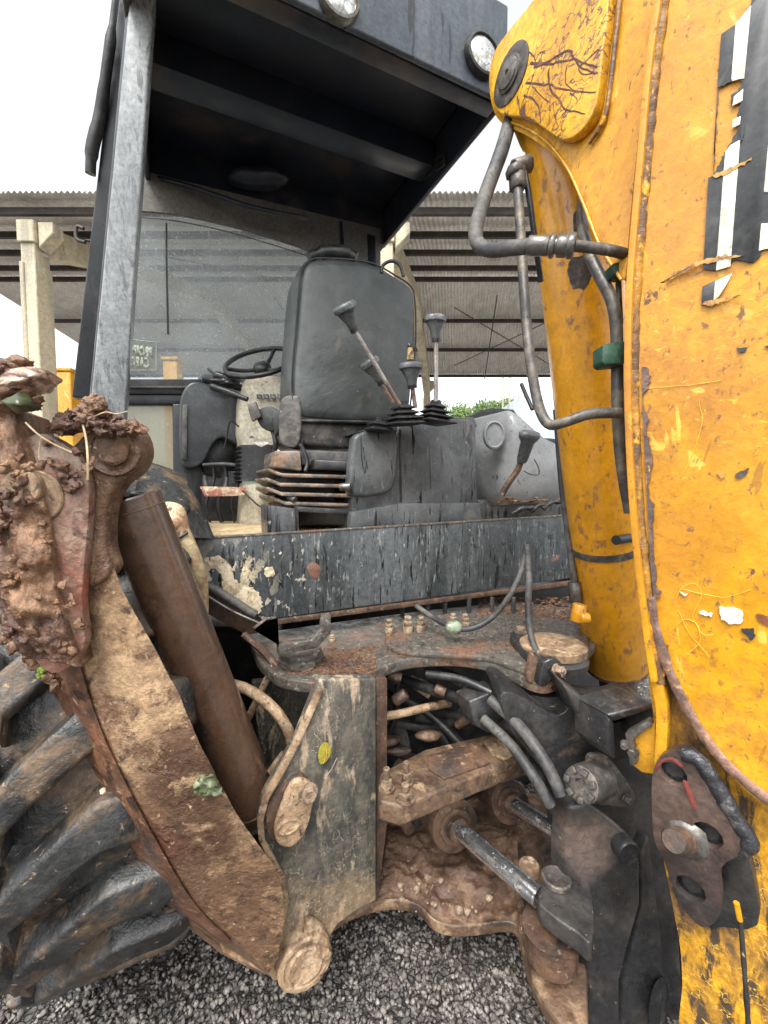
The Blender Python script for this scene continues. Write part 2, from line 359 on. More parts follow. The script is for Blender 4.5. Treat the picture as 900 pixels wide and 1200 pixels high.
m_redmud = mat('red_painted_steel_under_mud', (.19, .095, .065), [('noise', (.27, .085, .052), 7, .52, .64, None, {'rough': .3, 'seed': 2}), ('noise', (.25, .18, .13), 18, .5, .62, None, {'rough': .4, 'seed': 6}),
    ('noise', (.10, .05, .035), 30, .56, .64, None, {'seed': 8})], rough=(.25, .6), bump=[(50, .004), (16, .004)])
m_dust = mat('dried_clay_coated_steel', (.33, .22, .13), [('noise', (.16, .10, .06), 10, .48, .6, None, {'seed': 2}), ('noise', (.46, .34, .22), 24, .52, .64, None, {'seed': 6}),
    ('noise', (.07, .05, .035), 60, .6, .67, None, {'seed': 9})], rough=(.5, .85), bump=[(50, .004), (16, .005)])
m_plate = mat('black_plate_smeared_with_clay', (.05, .05, .045), [('noise', (.13, .115, .09), 22, .42, .62, (1, 1, .35), {'rough': .5, 'seed': 2}),
    ('noise', (.33, .25, .17), 30, .56, .64, (1, 1, .3), {'rough': .7, 'seed': 6}), ('noise', (.36, .24, .13), 12, .36, .52, None, {'rough': .85, 'seed': 9, 'zlow': (.16, .40)}),
    ('crack', (.45, .36, .26), 17, .02, .006, (1, 1, .6), {'warp': .7, 'gate': (7, .45, .55), 'rough': .8, 'seed': 3, 'amount': .7})],
    rough=(.28, .55), bump=[(45, .003), (12, .003)])
m_debris = mat('top_plate_with_wet_debris', (.085, .075, .062), [('noise', (.26, .23, .19), 75, .56, .66, None, {'rough': .4, 'seed': 2}), ('noise', (.15, .085, .055), 9, .52, .62, None, {'seed': 6}),
    ('noise', (.035, .03, .025), 55, .56, .66, None, {'rough': .3, 'seed': 9})], rough=(.25, .65), rs=20, bump=[(60, .003), (18, .003)])
m_cream = mat('cream_plastic_column', (.46, .42, .32), [('noise', (.30, .26, .18), 9, .5, .66, None, {'seed': 2}), ('noise', (.12, .10, .07), 30, .63, .7, None, {'seed': 6})], rough=(.35, .6), bump=[(30, .001)])
m_floor = mat('sandy_cab_floor', (.50, .38, .22), [('noise', (.28, .18, .09), 10, .5, .62, None, {'seed': 2}), ('noise', (.62, .5, .3), 40, .55, .65, None, {'seed': 7})], rough=(.6, .9), bump=[(50, .004)])
m_tyre = mat('wet_muddy_tyre_rubber', (.015, .015, .015), [('noise', (.05, .052, .052), 5, .45, .62, None, {'rough': .25, 'seed': 2}), ('noise', (.13, .085, .05), 11, .50, .64, None, {'rough': .6, 'seed': 6}),
    ('noise', (.34, .24, .15), 60, .63, .70, None, {'rough': .8, 'seed': 9})], rough=(.22, .48), bump=[(40, .004), (12, .006), (120, .0012)], spec=.6)
m_gravel = mat('wet_grey_gravel', (.14, .125, .112), [('noise', (.27, .245, .22), 30, .46, .6, None, {'seed': 2}), ('noise', (.05, .045, .042), 22, .5, .6, None, {'seed': 6}), ('noise', (.34, .31, .28), 55, .67, .71, None, {'seed': 8})],
    rough=(.4, .75), rs=60, bump=[(200, .002)])
m_conc = mat('cream_painted_concrete', (.54, .47, .33), [('noise', (.32, .29, .22), 3, .48, .64, ST, {'seed': 2}), ('noise', (.12, .10, .08), 14, .65, .7, ST, {'seed': 6})], rough=(.6, .85), bump=[(20, .004)])
m_corr = mat('weathered_galvanised_roofing', (.62, .60, .57), [('noise', (.5, .47, .43), 2, .48, .62, None, {'seed': 2}), ('noise', (.55, .53, .5), 6, .55, .65, (1, .2, 1), {'seed': 6})], rough=(.45, .65), metal=.1, bump=[(30, .001)])
m_purl = mat('dark_steel_purlin', (.035, .028, .025), [('noise', (.08, .05, .035), 8, .5, .65, None, {'seed': 2})], rough=(.5, .7))
m_grn = mat('green_plastic_clamp', (.015, .06, .035), [('noise', (.05, .09, .065), 60, .5, .65, None, {'seed': 2})], rough=(.4, .6), bump=[(60, .001)])
m_lens = mat('work_light_lens_glass', (.62, .63, .60), [('crack', (.3, .3, .29), 60, .05, .02, None, {'warp': 0.01}), ('noise', (.3, .28, .2), 20, .55, .68, None, {})], rough=(.08, .2), metal=.6)
m_decw = mat('off_white_decal_vinyl', (.74, .72, .60), [('noise', (.5, .44, .26), 40, .6, .7, None, {})], rough=(.4, .6))
m_decb = mat('black_decal_vinyl', (.035, .038, .04), [('noise', (.07, .07, .07), 12, .5, .65, None, {}), ('noise', (.3, .28, .2), 90, .69, .73, None, {})], rough=(.35, .5))
m_flake = mat('peeled_primer_edge', (.50, .28, .08), [('noise', (.2, .1, .04), 50, .5, .6, None, {})], rough=(.6, .8))
m_pale = mat('bare_pale_filler_patch', (.62, .52, .36), [('noise', (.42, .33, .2), 40, .5, .6, None, {}), ('noise', (.08, .07, .05), 60, .62, .68, None, {})], rough=(.6, .8), bump=[(60, .002)])
m_pin = mat('worn_pin_face', (.075, .068, .062), [('noise', (.16, .135, .11), 30, .5, .62, None, {}), ('noise', (.06, .04, .035), 50, .55, .65, None, {})], rough=(.35, .6), metal=.3, bump=[(80, .0012)])
m_bolt = mat('clay_dusted_bolt_steel', (.30, .22, .15), [('noise', (.12, .08, .05), 40, .5, .62, None, {})], rough=(.5, .8), bump=[(70, .002)])
m_mudplate = mat('mud_stained_plate', (.12, .07, .042), [('noise', (.30, .20, .12), 16, .52, .64, None, {}), ('noise', (.05, .035, .025), 10, .5, .62, None, {'rough': .3})], rough=(.35, .8), bump=[(50, .004), (14, .004)])
m_dkblue = mat('dark_post_paint', (.018, .021, .024), [('noise', (.05, .055, .058), 12, .55, .66, ST, {})], rough=(.25, .45))
def glass(name, tint, dust, lo, hi, base=.2):
    m = bpy.data.materials.new(name); m.use_nodes = True; nt = m.node_tree; N = nt.nodes; K = nt.links
    bs = N['Principled BSDF']; bs.inputs['Base Color'].default_value = (*dust, 1); bs.inputs['Roughness'].default_value = .35
    tr = N.new('ShaderNodeBsdfTransparent'); tr.inputs[0].default_value = (*tint, 1)
    tc = N.new('ShaderNodeTexCoord'); nz = N.new('ShaderNodeTexNoise'); nz.inputs['Scale'].default_value = 5; nz.inputs['Detail'].default_value = 9; nz.inputs['Roughness'].default_value = .7
    n2 = N.new('ShaderNodeTexNoise'); n2.inputs['Scale'].default_value = 120; n2.inputs['Detail'].default_value = 2
    K.new(tc.outputs['Object'], nz.inputs['Vector']); K.new(tc.outputs['Object'], n2.inputs['Vector'])
    r = N.new('ShaderNodeMapRange'); K.new(nz.outputs[0], r.inputs[0]); r.inputs[1].default_value = .3; r.inputs[2].default_value = .7; r.inputs[3].default_value = lo; r.inputs[4].default_value = hi
    r2 = N.new('ShaderNodeMapRange'); K.new(n2.outputs[0], r2.inputs[0]); r2.inputs[1].default_value = .66; r2.inputs[2].default_value = .70; r2.inputs[3].default_value = 0; r2.inputs[4].default_value = .5
    ad = N.new('ShaderNodeMath'); ad.use_clamp = True; K.new(r.outputs[0], ad.inputs[0]); K.new(r2.outputs[0], ad.inputs[1])
    tl = N.new('ShaderNodeBsdfTranslucent'); tl.inputs[0].default_value = (*dust, 1); m1 = N.new('ShaderNodeMixShader'); m1.inputs[0].default_value = .5; K.new(bs.outputs[0], m1.inputs[1]); K.new(tl.outputs[0], m1.inputs[2])
    mx = N.new('ShaderNodeMixShader'); K.new(ad.outputs[0], mx.inputs[0]); K.new(tr.outputs[0], mx.inputs[1]); K.new(m1.outputs[0], mx.inputs[2])
    K.new(mx.outputs[0], N['Material Output'].inputs['Surface']); return m
m_glass = glass('dusty_windscreen_glass', (.80, .84, .85), (.62, .65, .66), .17, .36)
m_glass2 = glass('hazy_lower_window_glass', (.75, .75, .68), (.50, .49, .41), .45, .7)

# ================================================================== THE SETTING
g = NB(); n = 60
vs = [[g.verts.new((x, y, 0)) for x in (-400, -60, -20, -8, -3, -1.5, 0, 1.5, 3, 8, 20, 60, 400)] for y in (-60, -10, -2, 0, 1, 2, 3, 5, 9, 20, 60, 500)]
for i in range(len(vs) - 1):
    for j in range(len(vs[0]) - 1): g.faces.new((vs[i][j], vs[i][j + 1], vs[i + 1][j + 1], vs[i + 1][j]))
m_ground = mat('wet_gravel_yard', (.085, .08, .075), [('cell', (.16, .15, .14), 55, .4, .8, None, {}), ('crack', (.03, .028, .026), 55, .12, .02, None, {'bump': -.006}), ('noise', (.13, .095, .065), .7, .5, .65, None, {})], rough=(.25, .6), bump=[(60, .006)])
ob('ground', g, m_ground, smooth=None, kind='structure')
# loose gravel: real stones where the camera looks down on the yard
def stones(count, x0, x1, y0, y1, smin, smax, seed):
    rs = np.random.RandomState(seed)
    base = NB(); bmesh.ops.create_icosphere(base, subdivisions=1, radius=1)
    bv = np.array([v.co[:] for v in base.verts]); bf = np.array([[v.index for v in f.verts] for f in base.faces]); base.free()
    nv = len(bv); V = np.empty((count, nv, 3)); 
    s = smin + (smax - smin) * rs.beta(1.3, 2.2, count); ax = rs.uniform(.55, 1.25, (count, 3)); ax[:, 2] *= .7
    pts = bv[None] * (1 + rs.uniform(-.28, .28, (count, nv, 1))) * ax[:, None] * s[:, None, None]
    q = rs.normal(size=(count, 4)); q /= np.linalg.norm(q, axis=1)[:, None]; a, b, c, d = q.T
    Rm = np.stack([np.stack([1 - 2 * (c * c + d * d), 2 * (b * c - a * d), 2 * (b * d + a * c)], -1), np.stack([2 * (b * c + a * d), 1 - 2 * (b * b + d * d), 2 * (c * d - a * b)], -1), np.stack([2 * (b * d - a * c), 2 * (c * d + a * b), 1 - 2 * (b * b + c * c)], -1)], 1)
    pts = np.einsum('nij,nkj->nki', Rm, pts)
    ctr = np.stack([rs.uniform(x0, x1, count), rs.uniform(y0, y1, count), rs.uniform(0.001, .008, count)], -1)
    V = pts + ctr[:, None]
    F_ = (bf[None] + (np.arange(count) * nv)[:, None, None]).reshape(-1, 3)
    me = bpy.data.meshes.new('gravel'); me.vertices.add(count * nv); me.vertices.foreach_set('co', V.reshape(-1))
    nf = len(F_); me.loops.add(nf * 3); me.loops.foreach_set('vertex_index', F_.reshape(-1).astype('i')); me.polygons.add(nf)
    me.polygons.foreach_set('loop_start', np.arange(0, nf * 3, 3, dtype='i')); me.update(calc_edges=True); me.validate()
    return me
me = stones(52000, -2.0, 1.2, .5, 2.1, .003, .0105, 3)
go = ob('gravel', me, m_gravel, smooth=None, kind='stuff')
tag(go, 'loose wet dark grey gravel stones covering the yard under the machine', 'gravel')
me = stones(26000, -6, 5, 2.0, 5.2, .008, .016, 5)
go = ob('gravel', me, m_gravel, smooth=None, kind='stuff')
tag(go, 'coarse grey gravel of the yard running back under the open shed', 'gravel')

# ---- open shed
fl_ = NB(); poly(fl_, [Vector((-9, 5.2, -.08)), Vector((12, 5.2, -.08)), Vector((14, 16, -.08)), Vector((-9, 16, -.08))], Zz * .12)  # unseen pale slab, added to bounce light up onto the roof sheets
ob('shed_bounce_floor', bev(fl_, .01, 1), mat('pale_bounce_concrete', (.56, .53, .48), [('noise', (.42, .39, .34), 1.5, .45, .6, None, {})], rough=(.6, .85), bump=[(20, .003)]), smooth=None, kind='structure')
SK = Vector((.166, 1, 0))
def hs_(px, py, z): return hit(px, py, ZP(z))
YN, YR, YF = 5.95, 10.0, 14.4          # near eave, ridge, far eave
ZE, ZR = 5.0, 5.95
def shp(x, y, z): return Vector((x + (y - 10) * SK.x, y, z))
shed = thing('open_shed', 'large open shed with a corrugated roof on cream concrete columns behind the machine', 'shed', (-1, 10, 0))
def corr(y0, z0, y1, z1, wdt=1.06):
    n = 14 * 6; pitch = wdt / 14; bm = NB(); a, b = [], []
    for k in range(n + 1):
        x = k * pitch / 6; dz = .017 * math.cos(2 * math.pi * k / 6)
        a.append(bm.verts.new(shp(x, y0, z0 + dz))); b.append(bm.verts.new(shp(x, y1, z1 + dz)))
    for k in range(n): bm.faces.new((a[k], b[k], b[k + 1], a[k + 1]))
    r = bmesh.ops.extrude_face_region(bm, geom=bm.faces[:]); 
    for v in r['geom']:
        if isinstance(v, bmesh.types.BMVert): v.co.z -= .004
    return bm
XL = -9.4
for (y0, z0, y1, z1) in ((YN - .25, ZE + .02, YR, ZR + .10), (YR + .01, ZR + .10, YF + .2, ZE + .02)):
    proto = None
    for i in range(19):
        if proto is None:
            proto = ob('roof_sheet', corr(y0, z0, y1, z1), m_corr, shed, smooth=60); proto.location = (XL, 0, 0); o = proto
        else:
            o = proto.copy(); C.objects.link(o); o.parent = shed; o.location = (XL + 1.045 * i, 0, .004 * (i % 2))
def zr(y): return ZE + (ZR - ZE) * (1 - abs(y - YR) / (YR - YN if y < YR else YF - YR))
for y in (YN - .05, 6.8, 7.7, 8.7, 9.6, 11.4, 12.8, YF):
    bm = NB(); z = zr(y) - .03; hgt = .075
    a = shp(XL + .05, y, z); b = Vector((19.7, 0, 0))
    poly(bm, [a, a + Vector((0, .06, 0)), a + Vector((0, .06, -.012)), a + Vector((0, .012, -.012)), a + Vector((0, .012, -hgt)), a + Vector((0, .06, -hgt)), a + Vector((0, .06, -hgt - .012)), a + Vector((0, 0, -hgt - .012))], b)
    ob('purlin', bm, m_purl, shed, smooth=None)
def frame_(x, cols=True):
    bm = NB(); hw = .11
    for (ya, yb) in ((YN, YR), (YF, YR)):
        za, zb = zr(ya) - .24, zr(yb) - .24
        p = [shp(x - hw, ya, za), shp(x - hw, yb, zb), shp(x - hw, yb, zb - .28), shp(x - hw, ya + (yb - ya) * .3, za + (zb - za) * .3 - .30), shp(x - hw, ya, za - .42)]
        poly(bm, p, Vector((2 * hw, 0, 0)))
    ob('rafter', bev(bm, .01, 1), m_conc, shed, smooth=30)
    for y in (YN, YF):
        bm = NB(); z = zr(y) - .28; hw2 = .11
        o = shp(x - hw2, y - .15, 0); a = o + Vector((2 * hw2, 0, 0)); d = Vector((0, .3, 0))
        # H shaped precast column with a capital
        cbox(bm, shp(x, y, z / 2), Vector((1, 0, 0)), Yv, Zz, 2 * hw2 - .03, .26, z)
        for s in (-1, 1): cbox(bm, shp(x, y, z / 2) + Vector((s * .08, 0, -.25)), Vector((1, 0, 0)), Yv, Zz, .06, .3, z - .5)
        cbox(bm, shp(x, y, z - .12), Vector((1, 0, 0)), Yv, Zz, .23, .32, .28)
        sgn = 1
        poly(bm, [shp(x + .14, y - .10, z + .02), shp(x + .34, y - .10, z + .02), shp(x + .34, y - .10, z - .12), shp(x + .14, y - .10, z - .32)], Vector((0, .2, 0)))
        ob('column', bev(bm, .01, 1), m_conc, shed, smooth=30)
c1 = P(43, 330, YN).x - (YN - 10) * SK.x; c2 = P(452, 300, YN).x - (YN - 10) * SK.x
for x in (c1, c2, c2 + (c2 - c1)): frame_(x)
# light steel braces under the roof sheets
for (xa, ya, xb, yb) in ((1.6, 10.6, 4.6, 13.4), (4.6, 10.6, 1.6, 13.4), (-4.2, 6.2, -1.6, 9.4)):
    bm = NB(); tube(bm, [shp(xa, ya, zr(ya) - .24), shp(xb, yb, zr(yb) - .24)], .012, 6, 0); ob('brace', bm, m_purl, shed)
for x in (2.6, -2.6):
    bm = NB(); tube(bm, [shp(x, 10.2, zr(10.2) - .22), shp(x, 14.3, zr(14.3) - .22)], .014, 6, 0); ob('tie_rod', bm, m_purl, shed)
# yellow things standing beyond the shed's left column
def ybox(x0, x1, y0, y1, z0, z1):
    bm = NB(); box(bm, Vector((x0, y0, z0)), Vector((x1 - x0, 0, 0)), Vector((0, y1 - y0, 0)), Vector((0, 0, z1 - z0))); return bm
def ybin(px0, px1, py, Y, lab, cat, nm, D=.7):
    a, b = P(px0, py, Y), P(px1, py, Y)
    t = thing(nm, lab, cat, ((a.x + b.x) / 2, Y + .3, 0))
    ob('body', bev(ybox(a.x, b.x, Y, Y + D, .12, a.z - .05), .02), m_yel, t)
    bm = NB(); box(bm, Vector((a.x - .02, Y - .02, a.z - .05)), Vector((b.x - a.x + .04, 0, 0)), Vector((0, D + .04, 0)), Vector((0, 0, .05))); ob('lid', bev(bm, .012), m_yel, t)
    for x in (a.x + .04, b.x - .09):
        bm = NB(); box(bm, Vector((x, Y + .05, 0)), Vector((.05, 0, 0)), Vector((0, D - .1, 0)), Vector((0, 0, .12))); ob('foot', bm, m_purl, t)
ybin(60, 82, 431, 6.6, 'yellow steel cabinet beside the left concrete column of the shed', 'cabinet', 'steel_cabinet')
ybin(190, 207, 418, 6.4, 'narrow yellow steel post box seen through the dusty windscreen', 'cabinet', 'steel_cabinet', .22)
# far tree, poles, bluish hills
def leafy(nm, lab, c, rx, rz, nleaf, seed):
    t = thing(nm, lab, 'tree', (c.x, c.y, 0)); rs = random.Random(seed)
    bm = NB(); base = Vector((c.x, c.y, 0)); top = Vector((c.x, c.y, c.z - rz * .2))
    tube(bm, [base, base.lerp(top, .5) + Vector((.1, 0, 0)), top], [.22, .18, .1], 8, 4)
    ends = []
    for k in range(7):
        a = k * .9; e = c + Vector((math.cos(a) * rx * .6, math.sin(a) * rx * .6, rz * rs.uniform(-.1, .6))); ends.append(e)
        tube(bm, [base.lerp(top, .7), (top + e) / 2 + Vector((0, 0, .2)), e], [.08, .05, .03], 6, 3)
    ob('trunk', bm, m_rustm, t)
    cl = [c + Vector((rs.gauss(0, .42) * rx, rs.gauss(0, .42) * rx, rs.uniform(-.6, 1) * rz * .8)) for _ in range(34)]
    bm = NB()
    for k in range(nleaf):
        q = rs.choice(cl); d = Vector((rs.gauss(0, 1), rs.gauss(0, 1), rs.gauss(0, .8))).normalized() * rx * .26 * rs.random() ** .4
        p = q + d; a = Vector((rs.gauss(0, 1), rs.gauss(0, 1), rs.gauss(0, 1))).normalized(); b = a.orthogonal().normalized(); s = rs.uniform(.07, .13)
        bm.faces.new(addv(bm, [p - a * s, p + b * s * .45, p + a * s, p - b * s * .45]))
    ob('crown', bm, m_leaf, t, smooth=None)
m_leaf = mat('light_green_foliage', (.10, .17, .04), [('noise', (.16, .24, .06), .9, .45, .6, None, {}), ('noise', (.05, .09, .025), 1.5, .5, .65, None, {})], rough=(.5, .7))
leafy('leafy_tree', 'bushy light green tree beyond the shed, seen above the grey tank', P(567, 500, 26), 2.5, 1.7, 9000, 3)
leafy('leafy_tree', 'smaller green tree half hidden behind the yellow cylinder', P(655, 520, 27), 1.4, 1.0, 4000, 5)
for px, h_, lab in ((589, 7.5, 'pale metal pole left of its twin beyond the shed'), (597, 7.3, 'pale metal pole right of its twin beyond the shed')):
    b = P(px, 480, 22); bm = NB(); cyl(bm, Vector((b.x, b.y, 0)), Vector((b.x, b.y, h_)), .055, .045, 10)
    t = ob('metal_pole', bm, m_conc); tag(t, lab, 'pole', 'poles beyond the shed')
bm = NB(); hr = random.Random(4); top = []
for i in range(60):
    x = -160 + i * 8; z = 12 + 9 * noise.fractal(Vector((x * .012, 3, 0)), 1, 2, 4) + (8 if x > 20 else 0) * math.exp(-((x - 70) / 60) ** 2) * 1.6; top.append(Vector((x, 190, max(4, z))))
for i in range(59):
    a, b = top[i], top[i + 1]; f1 = [Vector((a.x, 150, -1)), Vector((b.x, 150, -1)), b, a]
    v = addv(bm, f1); bm.faces.new(v); v = addv(bm, [a, b, Vector((b.x, 240, -1)), Vector((a.x, 240, -1))]); bm.faces.new(v)
bmesh.ops.remove_doubles(bm, verts=bm.verts, dist=.01)
ob('hills', bm, mat('distant_wooded_hills', (.05, .085, .05), [('noise', (.03, .05, .03), .15, .45, .6, None, {})], rough=(.8, 1)), kind='structure')
# pale blue tarpaulin stack/truck box far right behind the tank
t = thing('box_truck', 'pale blue truck box parked beyond the shed, seen over the grey tank', 'truck', (6.2, 21, 0))
a, b = P(612, 462, 20), P(700, 452, 20)
m_pblue = mat('pale_blue_tarpaulin', (.42, .52, .56), [('noise', (.6, .66, .66), 2, .45, .6, (1, 1, .3), {}), ('noise', (.25, .33, .38), 3, .55, .7, (1, 1, .2), {})], rough=(.4, .6), bump=[(3, .05)])
ob('cargo_box', bev(ybox(a.x, b.x, 20, 24, 1.0, a.z), .05), m_pblue, t)
ob('cab', bev(ybox(b.x + .1, b.x + 1.8, 20.1, 22, .6, a.z - .9), .15), m_pblue, t)
for x in (a.x + .6, b.x - .4, b.x + 1.2):
    bm = NB(); cyl(bm, Vector((x, 20, .5)), Vector((x, 20.35, .5)), .5, n=20, c=.05); ob('wheel', bm, m_blk, t)
# ================================================================== THE MACHINE
mach = thing('backhoe_loader', 'muddy yellow and black backhoe loader seen close up from behind its left rear corner', 'backhoe loader', (.2, 1.4, 0))
def part(name, bm, m, par=None, **k): return ob(name, bm, m, par or mach, **k)
def slab(name, pxs, plane, back, m, par=None, b=.004, seg=2, smooth=40):
    bm = NB(); poly(bm, [hit(x, y, plane) for x, y in pxs], back); bev(bm, b, seg); return part(name, bm, m, par, smooth=smooth)
def tb(name, pts, r, m, par=None, n=12, sm=6, jit=0):
    bm = NB(); tube(bm, [P(*p) for p in pts], r, n, sm, jit); return part(name, bm, m, par, smooth=60)
def bolt(name, p, d, r, h, m, par, stud=0):
    """hex head on a washer, sitting on p, sticking out along d"""
    bm = NB(); d = d.normalized(); cyl(bm, p, p + d * h * .2, r * 1.35, n=18); hexa(bm, p + d * h * .2, p + d * h, r)
    if stud: cyl(bm, p + d * h, p + d * (h + stud), r * .55, n=12, c=r * .1)
    return part(name, bm, m, par, smooth=35)

# ---- canopy -------------------------------------------------------
RU0, RU1, RV0, RV1, RZ = -.09, .925, 1.115, 2.0, 2.45
roof = part('canopy_roof', bev((lambda bm: (box(bm, M(RU0, RV0 + .02, RZ + .15), Rt * (RU1 - RU0), F * (RV1 - RV0 - .02), Zz * .11), bm)[1])(NB()), .02, 3), m_navy)
part('rear_fascia', bev((lambda bm: (box(bm, M(RU0 - .02, RV0, RZ), Rt * (RU1 - RU0 + .04), F * .018, Zz * .285), bm)[1])(NB()), .006, 3), m_fascia, roof)
for u, nm in ((RU0 - .02, 'side_rail'), (RU1 - .0, 'side_rail')):
    part(nm, bev((lambda bm: (box(bm, M(u, RV0 + .020, RZ), Rt * .02, F * (RV1 - RV0), Zz * .26), bm)[1])(NB()), .006), m_navy, roof)
part('front_rail', bev((lambda bm: (box(bm, M(RU0, RV1 - .02, RZ - .02), Rt * (RU1 - RU0), F * .06, Zz * .2), bm)[1])(NB()), .006), m_navy, roof)
for v in (1.50,):
    part('cross_beam', bev((lambda bm: (box(bm, M(RU0 + .02, v, RZ + .05), Rt * (RU1 - RU0 - .03), F * .10, Zz * .10), bm)[1])(NB()), .004), m_navy, roof)
part('rear_lip', bev((lambda bm: (box(bm, M(RU0, RV0 + .021, RZ - .002), Rt * (RU1 - RU0), F * .05, Zz * .02), bm)[1])(NB()), .004), m_navy, roof)
bm = NB(); blobp = [M(.30, 1.9, RZ + .05)]; blob(bm, blobp[0] + Zz * .03, .09, 3, .15, 8, (1.5, .6, .45)); part('interior_lamp_housing', bm, m_navy, roof)
tb('ceiling_hose', [(165, 204, 1.78), (215, 216, 1.76), (262, 232, 1.78), (300, 244, 1.8), (360, 256, 1.9)], .009, m_navy, roof)
# warning plate on the inner face of the right rail
plr = UP(RU1 - .004)
lp = slab('rating_plate', [(496, 194), (521, 179), (522, 194), (497, 211)], plr, -Rt * .003, m_pin, roof, .0005)
for i in range(2):
    for j in range(2):
        x0, y0 = 499 + j * 11, 195 - j * 7 + i * 7
        slab('printed_block', [(x0, y0), (x0 + 8, y0 - 5), (x0 + 8, y0), (x0, y0 + 5)], UP(RU1 - .009), -Rt * .001, m_blk, lp, 0)
# work lights
def lamp(px, py, r):
    c = hit(px, py, VP(RV0)); d = -F
    bm = NB(); lathe(bm, c, d, [(0, r * 1.08), (.012, r * 1.12), (.022, r * 1.05), (.024, r * .93), (.016, r * .9)], 36)
    ho = part('work_light', bm, m_steel if px < 450 else m_blk, roof, smooth=40)
    bm = NB(); lathe(bm, c + d * .012, d, [(0, r * .9), (.006, r * .88), (.014, r * .6), (.018, r * .25), (.019, 0)], 36); part('lens', bm, m_lens, ho)
lamp(396, 3, .050); lamp(563, 69, .056)
# posts
def post(name, quad, m, dep, par=None, b=.006):
    pts = [P(*q) for q in quad]; bm = NB(); poly(bm, pts, F * dep); bev(bm, b, 3); return part(name, bm, m, par)
post('rear_post', [(154, -25, 1.13), (182, -25, 1.15), (146, 492, 1.27), (106, 470, 1.25)], m_postgrey, .07)
post('rear_post_flange', [(151, -25, 1.16), (155, -25, 1.145), (108, 470, 1.262), (104, 470, 1.27)], m_dkblue, .05)
post('side_post', [(141, -25, 1.42), (158, -20, 1.44), (122, 470, 1.6), (84, 465, 1.58)], m_dkblue, .06)
bm = NB(); tube(bm, [P(138, -20, 1.40), P(128, 60, 1.42), P(118, 130, 1.45), P(108, 175, 1.46), P(106, 204, 1.47)], [.010, .016, .018, .020, .016], 10, 6); part('rubber_door_seal', bm, m_blk)
tb('door_hinge', [(98, 268, 1.5), (90, 266, 1.5), (90, 280, 1.5), (100, 284, 1.5)], .006, m_purl)
tb('right_post', [(398, 262, 2.1), (400, 300, 2.1)], .02, m_navy)
part('right_front_post', bev((lambda bm: (poly(bm, [P(418, 270, 2.14), P(440, 276, 2.14), P(446, 500, 2.15), P(424, 500, 2.15)], F * .06), bm)[1])(NB()), .005), m_dkblue)

# ---- windscreen and front wall ------------------------------------
WV = VP(1.99)
def wq(pxs, off=0): return [hit(x, y, VP(1.99 - off)) for x, y in pxs]
arc = [(150, 262), (200, 262), (260, 270), (320, 287), (372, 304), (415, 322)]
bm = NB(); poly(bm, wq([(148, 446), (150, 205), (440, 275), (440, 446)]), F * .006); ws = part('windscreen', bm, m_glass, smooth=None)
bm = NB(); top_ = [(150, 200), (440, 270)]
poly(bm, wq([(150, 196), (446, 268), (446, 330)] + sp2([(415, 315), (372, 297), (320, 279), (260, 262), (200, 250), (150, 246)], 3, False), .016), F * .012); part('sun_visor_band', bm, mat('visor_band_grey', (.11, .105, .095), [('noise', (.16, .15, .13), 2, .45, .6, None, {})], rough=(.5, .7)), ws, smooth=None)
bm = NB(); tube(bm, [p for p in wq([(195, 262), (195, 300), (197, 392)], .014)], .004, 6, 2); part('wiper_arm', bm, m_blk, ws)
bm = NB(); tube(bm, wq([(150, 254), (200, 258), (260, 270), (320, 287), (372, 304), (415, 322)], .02), .002, 6, 4); part('glass_rim', bm, m_hose, ws)
# PROIBIDO CARONA notice stuck on the far side of the glass, so it reads mirrored from here
m_print = mat('pale_green_notice_print', (.50, .54, .44), rough=(.5, .6))
def text_mesh(s, size, org, ex, ey, thick=.0006, shear=0):
    cu = bpy.data.curves.new('txt', 'FONT'); cu.body = s; cu.size = size; cu.offset = .0035 * size / .06
    o = bpy.data.objects.new('txt', cu); C.objects.link(o); bpy.context.view_layer.update()
    me = bpy.data.meshes.new_from_object(o.evaluated_get(bpy.context.evaluated_depsgraph_get())); C.objects.unlink(o); bpy.data.objects.remove(o)
    bm = NB(); bm.from_mesh(me); nrm = ex.cross(ey).normalized()
    for v in bm.verts: v.co = org + ex * (v.co.x * .46) + ey * v.co.y
    r = bmesh.ops.extrude_face_region(bm, geom=bm.faces[:]); bmesh.ops.translate(bm, vec=nrm * thick, verts=[e for e in r['geom'] if isinstance(e, bmesh.types.BMVert)])
    return bm
tr_, tl_ = hit(182, 403, VP(1.985)), hit(150, 397, VP(1.985))
size = (hit(160, 403, VP(1.985)) - hit(160, 419, VP(1.985))).length
part('notice_lettering', text_mesh('PROIBIDO', size, hit(179, 418.5, VP(1.984)), -Rt, Zz), m_print, ws, smooth=None)
part('notice_lettering', text_mesh('CARONA', size, hit(175, 431, VP(1.984)), -Rt, Zz), m_print, ws, smooth=None)
a, b, c_, d_ = wq([(183, 401), (183, 434), (120, 434), (120, 395)], .006)
bm = NB(); tube(bm, [a, b], .0018, 4, 0); tube(bm, [b, c_], .0018, 4, 0); tube(bm, [c_, d_], .0018, 4, 0); tube(bm, [d_, a], .0018, 4, 0); part('notice_border', bm, m_print, ws)
fw = slab('front_frame', [(120, 444), (236, 444), (236, 462), (120, 462)], VP(1.95), F * .06, m_blk, b=.006)
slab('frame_strip', [(120, 452), (226, 452), (226, 455), (120, 455)], VP(1.94), F * .015, m_hose, fw, b=.002)
